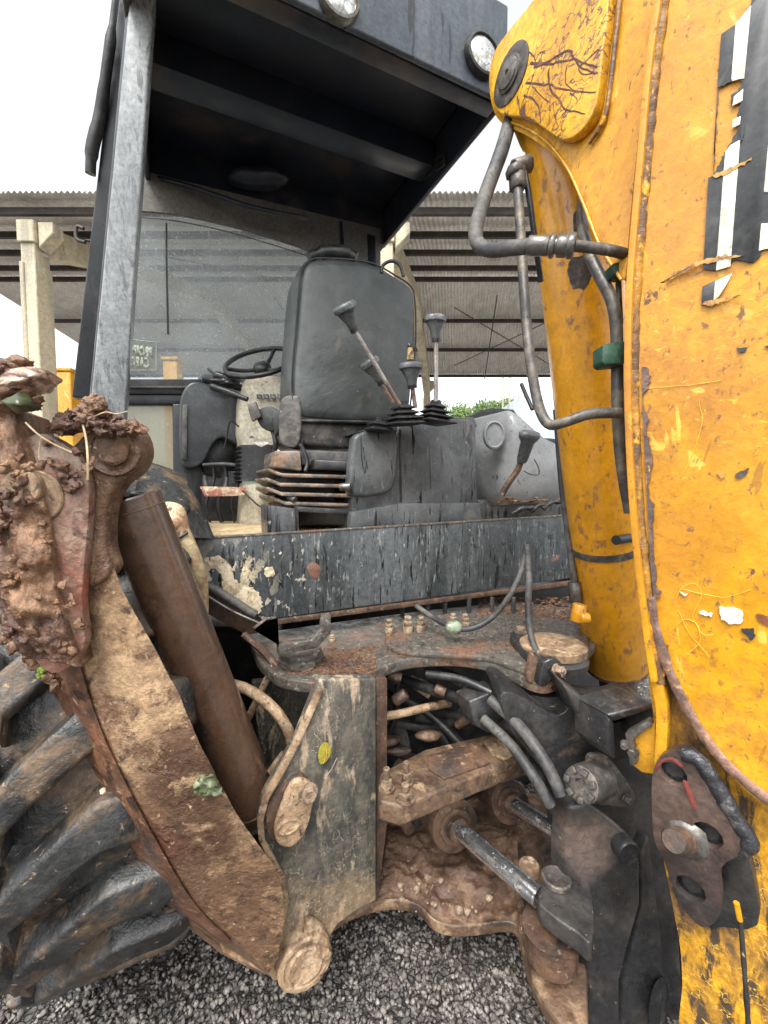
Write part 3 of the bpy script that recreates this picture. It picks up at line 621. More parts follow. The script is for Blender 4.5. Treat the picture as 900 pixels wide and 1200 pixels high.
# lower front wall with its hazy window
wl_ = VP(1.96)
inner = sp2([(120, 474), (190, 474), (199, 478), (202, 490), (203, 560), (200, 600), (120, 600)], 1)
bm = NB()
for q in ([(100, 460), (240, 462), (240, 474), (100, 474)], [(202, 473), (240, 473), (242, 622), (204, 620)]):
    poly(bm, [hit(x, y, wl_) for x, y in q], F * .05)
bev(bm, .005); part('front_lower_wall', bm, m_dkblue)
bm = NB(); poly(bm, [hit(x, y, VP(1.98)) for x, y in [(100, 470), (206, 470), (206, 620), (100, 620)]], F * .006); part('lower_window', bm, m_glass2, smooth=None)
# left side console (moulded dark plastic bowl)
cons = slab('side_console', sp2([(222, 449), (240, 449), (262, 462), (278, 470), (282, 520), (262, 512), (250, 520), (240, 540), (226, 548), (212, 542), (210, 500), (211, 468)], 3), VP(1.84), F * .12, mat('dark_moulded_console', (.03, .034, .038), [('noise', (.06, .066, .07), 5, .45, .62, None, {}), ('noise', (.16, .16, .15), 80, .67, .72, None, {})], rough=(.25, .45)), b=.018, seg=3)
slab('console_recess_lining', sp2([(243, 478), (276, 478), (278, 552), (240, 556), (236, 520)], 2), VP(1.92), F * .05, m_blk, cons, b=.006)
slab('console_trim', [(214, 474), (220, 474), (219, 540), (213, 538)], VP(1.83), F * .02, m_hose, cons, b=.003)
# dark machinery under the dash: pedals, brackets
bm = NB()
for q in ([(236, 552, 1.8), (284, 552, 1.8), (284, 612, 1.8), (236, 612, 1.8)],): poly(bm, [P(*p) for p in q], F * .04)
part('firewall', bev(bm, .004), m_blk)
for x, r in ((248, .006), (262, .009), (277, .005)): tb('pedal_linkage', [(x, 541, 1.72), (x + 3, 562, 1.72), (x - 6, 590, 1.7), (x - 2, 612, 1.7)], r, m_blk, n=8)
tb('pedal_linkage', [(238, 545, 1.7), (262, 544, 1.7), (284, 546, 1.7)], .008, m_hose, n=8)
tb('pedal_linkage', [(240, 558, 1.7), (244, 574, 1.68), (262, 574, 1.68), (266, 560, 1.7)], .008, m_hose, n=8)
slab('brake_pedal', [(234, 570), (289, 571), (286, 581), (240, 582)], pl(P(260, 576, 1.62), (0, -.95, .3)), F * .012, mat('rusty_red_yellow_pedal', (.45, .33, .2), [('noise', (.3, .1, .07), 30, .48, .56, None, {}), ('noise', (.6, .55, .45), 60, .58, .64, None, {})], rough=(.5, .8)), b=.002)
bm = NB(); poly(bm, [P(*p) for p in [(232, 441, 1.86), (296, 441, 1.86), (300, 480, 1.86), (300, 560, 1.86), (280, 560, 1.86), (232, 470, 1.86)]], F * .06); part('dash_cowl', bev(bm, .008), m_blk)
bm = NB(); tube(bm, [P(*p) for p in [(240, 444, 1.78), (256, 446, 1.76), (276, 450, 1.74), (292, 456, 1.72)]], [.02, .026, .024, .02], 10, 5, .2); part('dash_top_pad', bm, m_blk)
# steering column
col = NB(); rows = []
prof = [(455, 291, 343), (470, 285, 345), (500, 279, 335), (520, 280, 330), (526, 284, 326)]
def loft(pr, Y, dep, m, name, par=None, b=.01):
    bm = NB(); rings = []
    for y, x0, x1 in pr:
        a, b_ = P(x0, y, Y), P(x1, y, Y); e = F * dep; q = (b_ - a); c = (a + b_) / 2 + e / 2
        ring = []
        for k in range(20):
            t = k * 2 * math.pi / 20; cx, cy = math.cos(t), math.sin(t)
            sx = math.copysign(abs(cx) ** .45, cx) * .5; sy = math.copysign(abs(cy) ** .45, cy) * .5
            ring.append(bm.verts.new(c + q * sx + e * sy))
        rings.append(ring)
    for a, b_ in zip(rings, rings[1:]):
        for k in range(20): bm.faces.new((a[k], a[(k + 1) % 20], b_[(k + 1) % 20], b_[k]))
    bm.faces.new(rings[0]); bm.faces.new(rings[-1][::-1])
    return part(name, bm, m, par, smooth=50)
sc_ = loft([(441, 290, 338), (446, 286, 342), (470, 280, 344), (505, 279, 336), (522, 282, 328)], 1.66, .18, m_cream, 'steering_column')
loft([(566, 284, 322), (575, 284, 322), (600, 282, 320), (614, 281, 319)], 1.64, .16, m_cream, 'column_base', sc_)
bl = []
for k in range(9):
    y = 521 + k * 5; bl += [(y, 281, 325), (y + 2.5, 277, 329)]
loft(bl, 1.63, .19, m_blk, 'column_bellows', sc_)
for k in range(5): slab('rocker_switch', [(300 + k * 8, 462), (306 + k * 8, 462), (307 + k * 8, 467), (301 + k * 8, 467)], pl(P(310, 464, 1.635), (0, -1, .4)), Yv * .012, m_blk, sc_, b=.001)
tb('column_cable', [(284, 575, 1.62), (300, 590, 1.61), (312, 600, 1.61), (316, 622, 1.58)], .003, m_blk, sc_, n=6)
# steering wheel
wc = P(305, 424, 1.72); wnrm = Vector((-.10, -.62, .8)).normalized(); wx, wy, _ = frame(wnrm); WR = .138
bm = NB(); tube(bm, [wc + (wx * math.cos(t) + wy * math.sin(t)) * WR for t in [k * 2 * math.pi / 40 for k in range(41)]], .0095, 12, 0)
sw = part('steering_wheel', bm, m_blk, smooth=60)
for t in (.4, 2.6, 4.6):
    bm = NB(); e = wx * math.cos(t) + wy * math.sin(t); tube(bm, [wc - wnrm * .03 + e * .02, wc - wnrm * .02 + e * .08, wc + e * (WR - .004)], .008, 8, 4); part('spoke', bm, m_blk, sw)
bm = NB(); lathe(bm, wc - wnrm * .05, wnrm, [(0, .022), (.01, .034), (.03, .036), (.042, .028), (.045, 0)], 20); part('hub', bm, m_blk, sw, smooth=60)
bm = NB(); cyl(bm, wc - wnrm * .14, wc - wnrm * .05, .016, n=14); part('steering_shaft', bm, m_blk, sw)
# wrapped stalk levers and buckle left of seat
tb('stalk_lever', [(248, 453, 1.56), (268, 460, 1.55), (290, 468, 1.54)], [.012, .013, .009], m_blk, n=12)
tb('rag', [(244, 432, 1.7), (254, 440, 1.68), (268, 444, 1.68), (280, 450, 1.7)], [.006, .014, .016, .01], m_blk, jit=.5)
bm = NB(); blob(bm, P(262, 448, 1.66), .03, 3, .4, 40, (1.7, .8, .4)); part('folded_cloth', bm, m_blk)
tb('gear_lever', [(280, 500, 1.6), (270, 494, 1.6), (266, 512, 1.6), (263, 525, 1.6)], .003, m_blk, n=6)
bk = slab('belt_buckle', sp2([(300, 482), (318, 476), (332, 488), (330, 500), (316, 505), (304, 498)], 3), pl(P(316, 490, 1.48), (0, 1, 0)), Yv * .03, m_blk, b=.006)
slab('buckle_clip', [(289, 474), (299, 470), (306, 488), (295, 494)], pl(P(297, 480, 1.46), (0, 1, 0)), Yv * .015, m_pin, bk, b=.003)
slab('buckle_tongue', [(293, 518), (302, 514), (316, 519), (306, 524)], pl(P(304, 519, 1.46), (0, -.8, .5)), Yv * .006, m_steel, bk, b=.001)
tb('belt_strap', [(318, 500, 1.5), (323, 520, 1.5), (318, 545, 1.52)], .009, m_blk, bk, n=8)
ar = slab('armrest', sp2([(329, 468), (344, 463), (352, 470), (352, 510), (346, 524), (330, 520), (326, 500)], 3), pl(P(340, 490, 1.44), (0, 1, 0)), Yv * .09, m_seatold, b=.012, seg=3)
slab('armrest_bracket', [(318, 486), (331, 476), (334, 492), (322, 512)], pl(P(326, 495, 1.45), (0, 1, 0)), Yv * .04, m_blk, ar, b=.005)

# ---- seat ----------------------------------------------------------
SP = VP(1.43)
cush = NB(); q = sp2([(346, 494), (420, 497), (480, 500), (488, 512), (480, 530), (420, 526), (352, 520), (343, 506)], 3)
poly(cush, [hit(x, y, VP(1.45)) for x, y in q], F * .34); bev(cush, .016, 3)
seat = part('operator_seat', cush, m_seatold, smooth=60)
outl = sp2([(355, 318), (362, 307), (376, 303), (415, 305), (440, 310), (462, 322), (480, 334), (486, 350), (487, 400), (483, 450), (479, 482), (466, 493), (420, 493), (372, 490), (354, 487), (346, 474), (344, 440), (349, 380), (352, 340)], 4)
bm = NB(); pts = [hit(x, y, SP) for x, y in outl]; cen = sum(pts, Vector()) / len(pts)
# padded back: rings from the rim inwards, bulging towards us; side walls taper forward
rings = []
prof = [(1.0, .22), (1.045, .17), (1.055, .10), (1.045, .045), (1.0, .012), (.96, .001), (.9, -.004), (.7, -.012), (.4, -.017), (.12, -.018)]
for s, dv in prof:
    ring = []
    for p in pts:
        d = p - cen; dl = d.length; k = s if s <= .9 else 1 - (1 - s) * (.26 / max(dl, .05))
        qq = cen + d * k + F * dv
        if dv > .5: qq += -Rt * .03 * (1 - (qq.z - cen.z) / .35) * (1 if d.dot(Rt) < 0 else 0) * min(1, dv / .17)
        if dv < .02: qq += F * .004 * noise.noise(qq * 9)
        ring.append(bm.verts.new(qq))
    rings.append(ring)
for a, b in zip(rings, rings[1:]):
    for k in range(len(a)): bm.faces.new((a[k], a[(k + 1) % len(a)], b[(k + 1) % len(a)], b[k]))
bm.faces.new(rings[0]); bm.faces.new(rings[-1][::-1])
back = part('backrest', bm, m_vinyl, seat, smooth=180)
bm = NB(); tube(bm, [p + (p - cen).normalized() * .004 + F * .006 for p in pts] + [pts[0]], .0035, 6, 0); part('piping', bm, m_blk, seat)
tb('headrest_pad', [(362, 301, 1.55), (380, 296, 1.57), (402, 296, 1.58), (418, 302, 1.58)], [.018, .024, .024, .018], m_blk, seat)
tb('head_restraint_loop', [(447, 320, 1.52), (449, 311, 1.52), (458, 306, 1.52), (468, 310, 1.52), (473, 324, 1.52)], .006, m_blk, seat, n=8)
bm = NB(); poly(bm, [P(*p) for p in [(350, 491, 1.44), (478, 494, 1.58), (476, 496, 1.58), (350, 494, 1.44)]], F * .2); part('seat_pan', bev(bm, .003), m_hose, seat)
bm = NB(); poly(bm, [P(*p) for p in [(322, 530, 1.55), (416, 530, 1.55), (416, 622, 1.55), (352, 620, 1.55), (352, 600, 1.55), (322, 592, 1.55)]], F * .12); part('suspension_core', bev(bm, .006), m_blk, seat)
# suspension: scissor plates (rusty folds) and base
mfold = mat('rusty_suspension_bellows', (.10, .085, .07), [('noise', (.26, .20, .15), 14, .47, .6, (1, 1, 3), {}), ('noise', (.20, .12, .07), 8, .55, .65, None, {}), ('noise', (.03, .03, .028), 30, .58, .66, None, {})], rough=(.35, .65), bump=[(30, .002)])
susp = None
for k, (y, x0, x1, yy) in enumerate(((548, 314, 420, 1.40), (559, 312, 420, 1.39), (570, 313, 420, 1.38), (581, 318, 418, 1.39))):
    pts = [P(x0, y, yy), P(x0 + 16, y + 7, yy - .05), P(x1 - 8, y + 9, yy + .02), P(x1, y + 9, yy + .04)]
    bm = NB(); poly(bm, pts + [p + F * .26 for p in pts[::-1]], Zz * -.012); bev(bm, .004, 2)
    o = part('bellows_fold', bm, mfold, susp or seat) if susp is None else part('bellows_fold', bm, mfold, seat)
for (qq, yy, mm, nm) in (([(350, 527), (412, 529), (412, 546), (350, 545)], 1.45, m_hose, 'suspension_housing'), ([(368, 538), (410, 540), (410, 552), (368, 550)], 1.41, m_blk, 'suspension_housing'), ([(322, 528), (352, 528), (354, 552), (320, 548)], 1.43, mfold, 'suspension_side'),
        ([(330, 588), (412, 590), (412, 616), (352, 616), (330, 610)], 1.42, m_blk, 'scissor_block')):
    bm = NB(); poly(bm, [P(x, y, yy) for x, y in qq], F * .2); part(nm, bev(bm, .006), mm, seat)
tb('tilt_lever', [(398, 571, 1.35), (410, 570, 1.35)], .012, m_steel, seat)
tb('suspension_rod', [(352, 520, 1.42), (360, 540, 1.42), (358, 552, 1.41)], .007, m_blk, seat)
tb('grommet', [(338, 582, 1.36), (346, 586, 1.35)], .011, m_pin, seat)
part('rail_plate', bev((lambda bm: (poly(bm, [P(*p) for p in [(350, 594, 1.3), (414, 598, 1.4), (414, 603, 1.4), (350, 600, 1.3)]], F * .2), bm)[1])(NB()), .003), m_hose, seat)
part('seat_base_block', bev((lambda bm: (poly(bm, [hit(x, y, VP(1.27)) for x, y in [(313, 592), (350, 597), (351, 631), (314, 629)]], F * .12), bm)[1])(NB()), .004), m_blkpaint, seat)

# ---- control tower and levers ---------------------------------------
CV = VP(1.30)
tow = NB(); yy = 1.34
# upper hood: chamfered top
def ring_px(pts, plane): return [hit(x, y, plane) for x, y in pts]
slab('control_console', [(466, 499), (478, 490), (550, 491), (558, 498), (560, 592), (412, 600), (414, 560), (440, 548), (462, 540)], CV, F * .22, m_plastic, b=.008, seg=3)
slab('console_skirt', [(411, 600), (470, 590), (562, 589), (566, 616), (411, 627)], VP(1.285), F * .26, m_plastic, b=.006, seg=2)
slab('console_storage_door', sp2([(420, 508), (462, 500), (466, 540), (463, 566), (454, 578), (412, 582), (410, 560), (414, 520)], 2), VP(1.275), F * .05, m_plastic, b=.012, seg=3)
slab('console_seam', [(468, 503), (470, 503), (471, 588), (469, 588)], VP(1.297), F * .006, m_blk, b=.0005)
slab('console_hood', [(420, 506), (470, 490), (482, 488), (556, 489), (560, 500), (470, 503), (462, 506)], VP(1.305), F * .2, m_plastic, b=.005)
def boot(cx, cy, wdt, n, lean, Y):
    """square rubber bellows: stacked folds narrowing upwards"""
    bm = NB(); c = P(cx, cy + 4, Y) + F * .03; r = wdt * Y / FOC * .62; h = .0165; pr = []
    for k in range(n): s_ = 1 - k * .17; pr += [(k * h, r * s_ * .72), (k * h + h * .25, r * s_), (k * h + h * .45, r * s_), ]
    pr += [(n * h, r * .25), (n * h + .012, r * .2)]
    lathe(bm, c - Zz * .004, Zz + Rt * lean * .06 - F * .05, pr, 4, fx=Rt + F)
    return part('lever_boot', bev(bm, .001, 1), m_blk, smooth=30)
boot(478, 492, 50, 4, -1.5, 1.36); boot(514, 490, 46, 4, 1.2, 1.38)
boot(447, 499, 30, 2, 1, 1.35)
def lever(p0, p1, p2, kr, knob='top'):
    a, b, c = P(*p0), P(*p1), P(*p2); d = (b - a).normalized()
    bm = NB(); tube(bm, [a, a.lerp(b, .5), b], .0068, 12, 3); 
    lv = part('control_lever', bm, mat_lever)
    L_ = (c - b).length
    bm = NB(); lathe(bm, b - d * .004, (c - b), [(0, kr * .42), (.006, kr * .5), (L_ * .35, kr * .62), (L_ * .6, kr * .95), (L_ * .72, kr * 1.05), (L_ * .74, kr * 1.25), (L_ * .88, kr * 1.32), (L_ * .97, kr * 1.15), (L_, kr * .6), (L_ + .001, 0)], 28, 1.08, .8, fx=Rt)
    part('knob', bm, m_knob, lv, smooth=60)
    bm = NB(); cyl(bm, b - d * .008, b + d * .004, kr * .52, n=16); part('collar', bm, m_blk, lv)
    return lv
mat_lever = mat('scuffed_chrome_lever', (.42, .38, .36), [('noise', (.25, .17, .14), 12, .5, .62, None, {}), ('noise', (.12, .09, .08), 60, .6, .68, None, {})], rough=(.2, .45), metal=.5)
m_knob = mat('grey_rubber_knob', (.075, .082, .085), [('noise', (.2, .21, .21), 14, .52, .66, None, {}), ('noise', (.03, .03, .03), 50, .6, .66, None, {})], rough=(.25, .5))
lever((468, 474, 1.34), (415, 386, 1.27), (401, 354, 1.24), .026)
lever((460, 472, 1.38), (446, 448, 1.36), (430, 420, 1.34), .024)
lever((487, 478, 1.38), (483, 452, 1.36), (481, 424, 1.36), .029)
lever((511, 470, 1.38), (511, 398, 1.35), (510, 368, 1.35), .026)
bm = NB(); cyl(bm, P(481, 422, 1.385), P(481, 408, 1.385), .012, .009, 10); part('frayed_cable_end', bm, mat('dirty_yellow_tape', (.35, .25, .09), [('noise', (.08, .05, .03), 60, .5, .58, None, {})]))
bm = NB(); blob(bm, P(480, 405, 1.385), .010, 2, .5, 90, (.7, .7, 1.2)); part('frayed_cable_end', bm, m_blk)

# ---- right moulded tank / fender, little lever -----------------------
tank = NB()
rows = []
TK = [((556, 492), (585, 484), (600, 482), (622, 500), (640, 515), (664, 525)),
      ((557, 510), (585, 498), (603, 492), (625, 508), (645, 520), (668, 530)),
      ((558, 540), (585, 535), (610, 530), (630, 536), (650, 540), (668, 545)),
      ((560, 575), (585, 575), (610, 572), (630, 574), (650, 574), (668, 574)),
      ((561, 590), (585, 592), (610, 590), (630, 590), (650, 588), (668, 588))]
dep = [1.80, 1.72, 1.68, 1.70, 1.74, 1.8]
rows = [[P(x, y, dep[j] - .05 * math.sin(i / 4 * 3.1)) for j, (x, y) in enumerate(r)] for i, r in enumerate(TK)]
m_tank = mat('pale_wet_tank_plastic', (.17, .178, .18), [('noise', (.25, .255, .255), 5, .45, .65, None, {}), ('noise', (.35, .33, .29), 70, .66, .72, None, {}), ('noise', (.06, .06, .06), 30, .62, .68, None, {})], rough=(.25, .45), bump=[(9, .004)], fa=.08)
tk = part('moulded_tank_cover', grid(rows, F * .25, 4, .004, 8), m_tank, smooth=60)
slab('torn_tank_trim', [(549, 489), (570, 480), (576, 478), (602, 480), (606, 486), (586, 484), (572, 492), (556, 494)], VP(1.55), F * .05, m_blk, tk, b=.002)
bm = NB(); c = P(578, 510, 1.63); lathe(bm, c, -F - Rt * .2, [(0, .055), (.012, .053), (.014, .047), (.008, .042)], 28, 1, .8, fx=Zz); part('moulded_ring', bm, m_tank, tk)
tb('crack_edge', [(614, 552, 1.62), (622, 556, 1.62), (631, 556, 1.62), (631, 548, 1.62), (626, 538, 1.62)], .0022, m_blk, tk, n=6)
lv = tb('side_lever', [(588, 580, 1.50), (596, 566, 1.49), (607, 550, 1.48), (611, 538, 1.47)], .011, m_rustm)
bm = NB(); lathe(bm, P(611, 542, 1.47), P(620, 512, 1.44) - P(611, 542, 1.47), [(0, .017), (.01, .021), (.07, .026), (.085, .038), (.10, .042), (.108, .034), (.11, 0)], 24, 1, .7, fx=Rt); part('lever_grip', bm, m_knob, lv, smooth=60)
slab('grab_bar', [(628, 512), (662, 515), (665, 526), (640, 526), (628, 520)], VP(1.40), F * .04, m_blk, b=.005)
slab('tank_shelf', [(560, 586), (664, 576), (668, 604), (562, 612)], VP(1.40), F * .35, m_blkpaint, b=.005)
for (x0, y0, x1, y1) in ((600, 602, 625, 596), (622, 600, 640, 592), (636, 596, 658, 588)):
    tb('twig_debris', [(x0, y0, 1.5), ((x0 + x1) / 2, (y0 + y1) / 2 - 3, 1.5), (x1, y1, 1.5)], .008, m_blk, jit=.6)
bm = NB(); 
for k in range(26): blob(bm, P(rnd.uniform(585, 664), rnd.uniform(583, 590), rnd.uniform(1.55, 1.75)), rnd.uniform(.006, .016), 1, .4, 60, (1.4, 1, .4), k)
part('leaf_litter', bm, m_mud, kind='stuff')

# ---- platform --------------------------------------------------------
m_panel = mat('peeling_black_platform_paint', (.045, .052, .055), [
    ('noise', (.105, .115, .12), 13, .45, .62, ST, {'rough': .35, 'seed': 3}),
    ('noise', (.012, .012, .012), 75, .56, .62, (1, 1, .13), {'rough': .15, 'seed': 5}), ('noise', (.20, .21, .20), 90, .58, .66, (1, 1, .2), {'rough': .5, 'seed': 15}),
    ('noise', (.58, .50, .34), 13, .53, .545, (1, 1, .6), {'rough': .7, 'seed': 8, 'bump': -.0006, 'where': (tuple(hit(268, 690, VP(1.24)) - Vector((.2, 1.4, 0))), .05, .10)}),
    ('noise', (.52, .48, .38), 48, .60, .615, (1, 1, .6), {'rough': .7, 'seed': 9, 'where': (tuple(hit(300, 680, VP(1.24)) - Vector((.2, 1.4, 0))), .10, .12)}),
    ('noise', (.30, .29, .27), 75, .655, .68, (1, 1, .4), {'rough': .7, 'seed': 19}),
    ('noise', (.24, .10, .06), 9, .70, .72, None, {'rough': .8, 'seed': 26})],
    rough=(.22, .5), rs=14, bump=[(60, .0012, (1, 1, .3)), (10, .003)], spec=.6)
PV = VP(1.24)
pf = slab('platform_panel', [(222, 632), (240, 631), (668, 603), (700, 602), (705, 674), (676, 677), (325, 725), (303, 722), (236, 680)], PV, F * .035, m_panel, b=.005, seg=3)
slab('panel_lower_lip', [(320, 723), (325, 726), (706, 676), (706, 681), (326, 732)], VP(1.235), F * .05, m_rustm, pf, b=.002)
fl = NB(); a, b = hit(225, 634, VP(1.277)), hit(700, 604, VP(1.277)); za = 1.105
a.z = b.z = za; poly(fl, [a, b, b + F * .85, a + F * .85], Zz * -.012); part('platform_floor', fl, m_floor, pf, smooth=None)
tl = slab('panel_top_lip', [(222, 630.5), (700, 601), (700, 603), (222, 633)], VP(1.238), F * .02, m_debris, pf, b=.0015)
# chips, holes and scars on the panel
slab('primer_patch', sp2([(360, 664), (367, 659), (375, 664), (375, 672), (369, 679), (362, 672)], 3), VP(1.2385), F * .002, m_redmud, pf, b=.0004)
for (x, y) in ((591, 636), (644, 628), (593, 676), (644, 671), (556, 638)):
    c = hit(x, y, VP(1.239)); bm = NB(); lathe(bm, c, -F, [(0, .009), (.003, .009), (.004, .004), (.001, .003)], 14); part('screw', bm, m_steel, pf)
# pale patches where the black has peeled to cream: thin raised flakes
for q in ([(240, 655), (256, 652), (270, 662), (276, 678), (283, 690), (272, 697), (262, 690), (258, 672), (246, 664)], [(282, 690), (296, 688), (305, 700), (307, 712), (300, 719), (288, 712), (281, 702)], [(310, 668), (318, 664), (322, 672), (314, 677)], [(283, 668), (290, 665), (291, 680), (284, 684)]):
    slab('bare_cream_patch', [(x + rnd.uniform(-1.6, 1.6), y + rnd.uniform(-1.6, 1.6)) for x, y in sp2(q, 5)], VP(1.2386), F * .002, m_pale, pf, b=.0002)
slab('lower_side_skirt', [(236, 676), (303, 722), (318, 738), (290, 745), (240, 718), (232, 700)], VP(1.30), F * .03, m_rustm, b=.004)
tb('frame_rail', [(236, 682, 1.12), (262, 697, 1.12), (292, 716, 1.12), (300, 721, 1.12)], .011, m_hose)
tb('frame_rail', [(236, 694, 1.11), (270, 715, 1.11), (305, 731, 1.10)], .004, m_steel)
# ---- tyre ------------------------------------------------------------
TR, TV, TU0, TU1 = .665, 1.50, -.33, .01
tc_ = M(0, TV, TR); TW = TU1 - TU0; TUc = (TU0 + TU1) / 2
def tp(u, r, ang):      # ang 0 = facing the camera (-F), grows downwards
    return Vector((0, 0, TR)) + Rt * u + F * (TV - r * math.cos(ang)) + Zz * (-r * math.sin(ang))
bm = NB(); prof = [(-.5, .60), (-.52, .72), (-.51, .84), (-.47, .880), (-.40, .916), (-.2, .927), (0, .930), (.2, .927), (.40, .916), (.47, .880), (.51, .84), (.52, .72), (.5, .60)]
NA = 120; rg = []
for k in range(NA):
    a = k * 2 * math.pi / NA; rg.append([bm.verts.new(tp(TUc + s * TW, r * TR, a)) for s, r in prof])
for k in range(NA):
    A, B = rg[k], rg[(k + 1) % NA]
    for j in range(len(prof) - 1): bm.faces.new((A[j], A[j + 1], B[j + 1], B[j]))
wheel = part('rear_wheel', bm, m_tyre, smooth=60)
bm = NB()
for s, u in ((-1, TU0 + .06), (1, TU1 - .06)):
    lathe(bm, tp(u, 0, 0), Rt * s, [(-.02, .05), (0, .10), (.01, .2), (-.03, .3), (.03, .37), (.06, .385)], 40)
part('rim', bm, m_rustm, wheel)
NL = 23
UA = TU0 + .04
def lug(side, k, vis):
    a0 = k * 2 * math.pi / NL + (0 if side > 0 else math.pi / NL); st = 7
    rows = []; sub = 10 if vis else 3
    for i in range(sub + 1):
        t = i / sub; u = UA + (t * (TU1 + .012 - UA) if side > 0 else -t * (UA - TU0 + .012)) + (-.012 * side)
        sweep = .20 * (1 - min(1, t / .5)) ** 1.15
        a = a0 + sweep * (1 if side > 0 else .5)
        w_ = .076 + .014 * t
        top = TR * (1.0 - .012 * t * t - (.05 * max(0, t - .88) / .12)); bot = TR * .91
        rows.append([(u, bot, a - w_ / TR / 2 * 1.35), (u, top, a - w_ / TR / 2 * 1.05), (u, top + .001, a), (u, top, a + w_ / TR / 2 * 1.05), (u, bot, a + w_ / TR / 2 * 1.35)])
    bm = NB(); V = [[bm.verts.new(tp(*q)) for q in r] for r in rows]
    for A, B in zip(V, V[1:]):
        for j in range(4): bm.faces.new((A[j], A[j + 1], B[j + 1], B[j]))
        bm.faces.new((A[4], A[0], B[0], B[4]))
    bm.faces.new(V[0]); bm.faces.new(V[-1][::-1])
    if vis:
        bev(bm, .007, 2, 30)
        bmesh.ops.subdivide_edges(bm, edges=[e for e in bm.edges if e.calc_length() > .03], cuts=2, use_grid_fill=True)
        rough(bm, .0035, 16, 3, k)
    else: bev(bm, .007, 1, 30)
    part('tread_lug', bm, m_tyre, wheel, smooth=60)
for side in (-1, 1):
    for k in range(NL):
        a = (k * 2 * math.pi / NL) % (2 * math.pi); lug(side, k, a < 1.9 or a > 5.5)
# dried clay on the tread centre
# mudguard edge above the tyre
gr = [[P(158, 575, 1.0), P(165, 556, 1.06), P(185, 548, 1.15), (P(212, 560, 1.2))], [P(160, 600, .98), P(180, 585, 1.02), P(210, 575, 1.1), P(232, 585, 1.15)], [P(165, 640, .98), P(190, 635, 1.0), P(225, 630, 1.05), P(252, 632, 1.10)]]
part('mudguard', grid(gr, F * .2, 4, .006, 12), m_tyre, smooth=60)

# ---- stabiliser leg ----------------------------------------------------
arm_rows = []
AR = [  # y-ish rows: (outer edge), (fold line), (mid), (right edge), depth
    ((62, 640), (96, 640), (112, 640), (126, 640), .685),
    ((50, 700), (92, 700), (122, 696), (145, 692), .685),
    ((50, 770), (92, 760), (135, 750), (172, 742), .687),
    ((92, 868), (118, 850), (160, 835), (210, 815), .69),
    ((133, 950), (158, 935), (200, 912), (245, 893), .70),
    ((172, 1022), (198, 1008), (240, 985), (283, 963), .73),
    ((212, 1068), (232, 1062), (280, 1035), (322, 1018), .77),
    ((262, 1105), (272, 1102), (300, 1088), (333, 1060), .80),
    ((308, 1142), (312, 1142), (318, 1138), (326, 1124), .82)]
rows = []
for a, b, c, d, Y in AR: rows.append([P(a[0], a[1], Y + .05), P(b[0], b[1], Y + .004), P(b[0] * .6 + c[0] * .4, b[1] * .6 + c[1] * .4, Y), P(c[0], c[1], Y), P(d[0], d[1], Y)])
leg = part('stabiliser_leg', grid(rows, Vector((-.11, .05, -.01)), 7, .0045, 20, 3), m_arm, smooth=60)
m_side = mat('wet_red_brown_leg_side', (.10, .048, .028), [('noise', (.19, .09, .05), 12, .48, .6, None, {}), ('noise', (.30, .19, .11), 50, .6, .68, None, {}), ('noise', (.05, .03, .02), 18, .55, .62, None, {'rough': .2})], rough=(.22, .55), bump=[(60, .003), (16, .004)])
srows = []
for a, b, c, d, Y in AR[:-1]:
    A_, B_ = P(a[0], a[1], Y + .045), P(b[0] - 2, b[1], Y - .003); srows.append([A_, A_.lerp(B_, .5) + Vector((0, -.004, 0)), B_])
part('leg_side_face', grid(srows, Vector((-.01, .02, 0)), 6, .003, 30, 3), m_side, leg, smooth=60)
# upper pivot cheeks of the leg
CH = PL3((55, 570, .665), (135, 525, .675), (90, 700, .67))
Cn = -CH[1]
slab('leg_cheek_plate', sp2([(60, 560), (86, 520), (112, 498), (140, 492), (160, 505), (167, 530), (158, 552), (138, 568), (124, 596), (122, 640), (128, 672), (100, 690), (66, 684), (46, 640)], 4), CH, -Cn * .05, m_arm, leg, b=.009, seg=4)
slab('upper_link', sp2([(22, 520), (50, 508), (88, 530), (102, 560), (104, 600), (96, 700), (98, 760), (60, 790), (20, 740), (4, 640), (6, 560)], 4), pl(CH[0] + Cn * .022, CH[1]), -Cn * .02, m_redmud, leg, b=.004)
def disc(px, py, r, off, h, m, name, par, steps=None):
    c = hit(px, py, CH) + Cn * off; bm = NB(); lathe(bm, c - Cn * .01, Cn, steps or [(0, r), (h, r), (h + .004, r * .95), (h + .0045, r * .55), (h + .007, r * .5), (h + .007, 0)], 40)
    if m is m_mud or m is m_arm: rough(bm, .0015, 60, 3)
    return part(name, bm, m, par, smooth=40)
disc(136, 527, .042, .004, .02, m_arm, 'pivot_pin', leg, [(0, .042), (.012, .042), (.015, .040), (.015, .033), (.013, .031), (.013, .026), (.021, .025), (.024, .020), (.023, .008), (.025, 0)])
disc(54, 582, .040, .024, .004, m_dust, 'washer', leg, [(0, .040), (.010, .040), (.012, .038), (.012, 0)])
disc(46, 571, .027, .034, .012, m_dust, 'pivot_pin', leg, [(0, .027), (.014, .027), (.016, .025), (.0155, .004), (.013, .003), (.013, 0)])
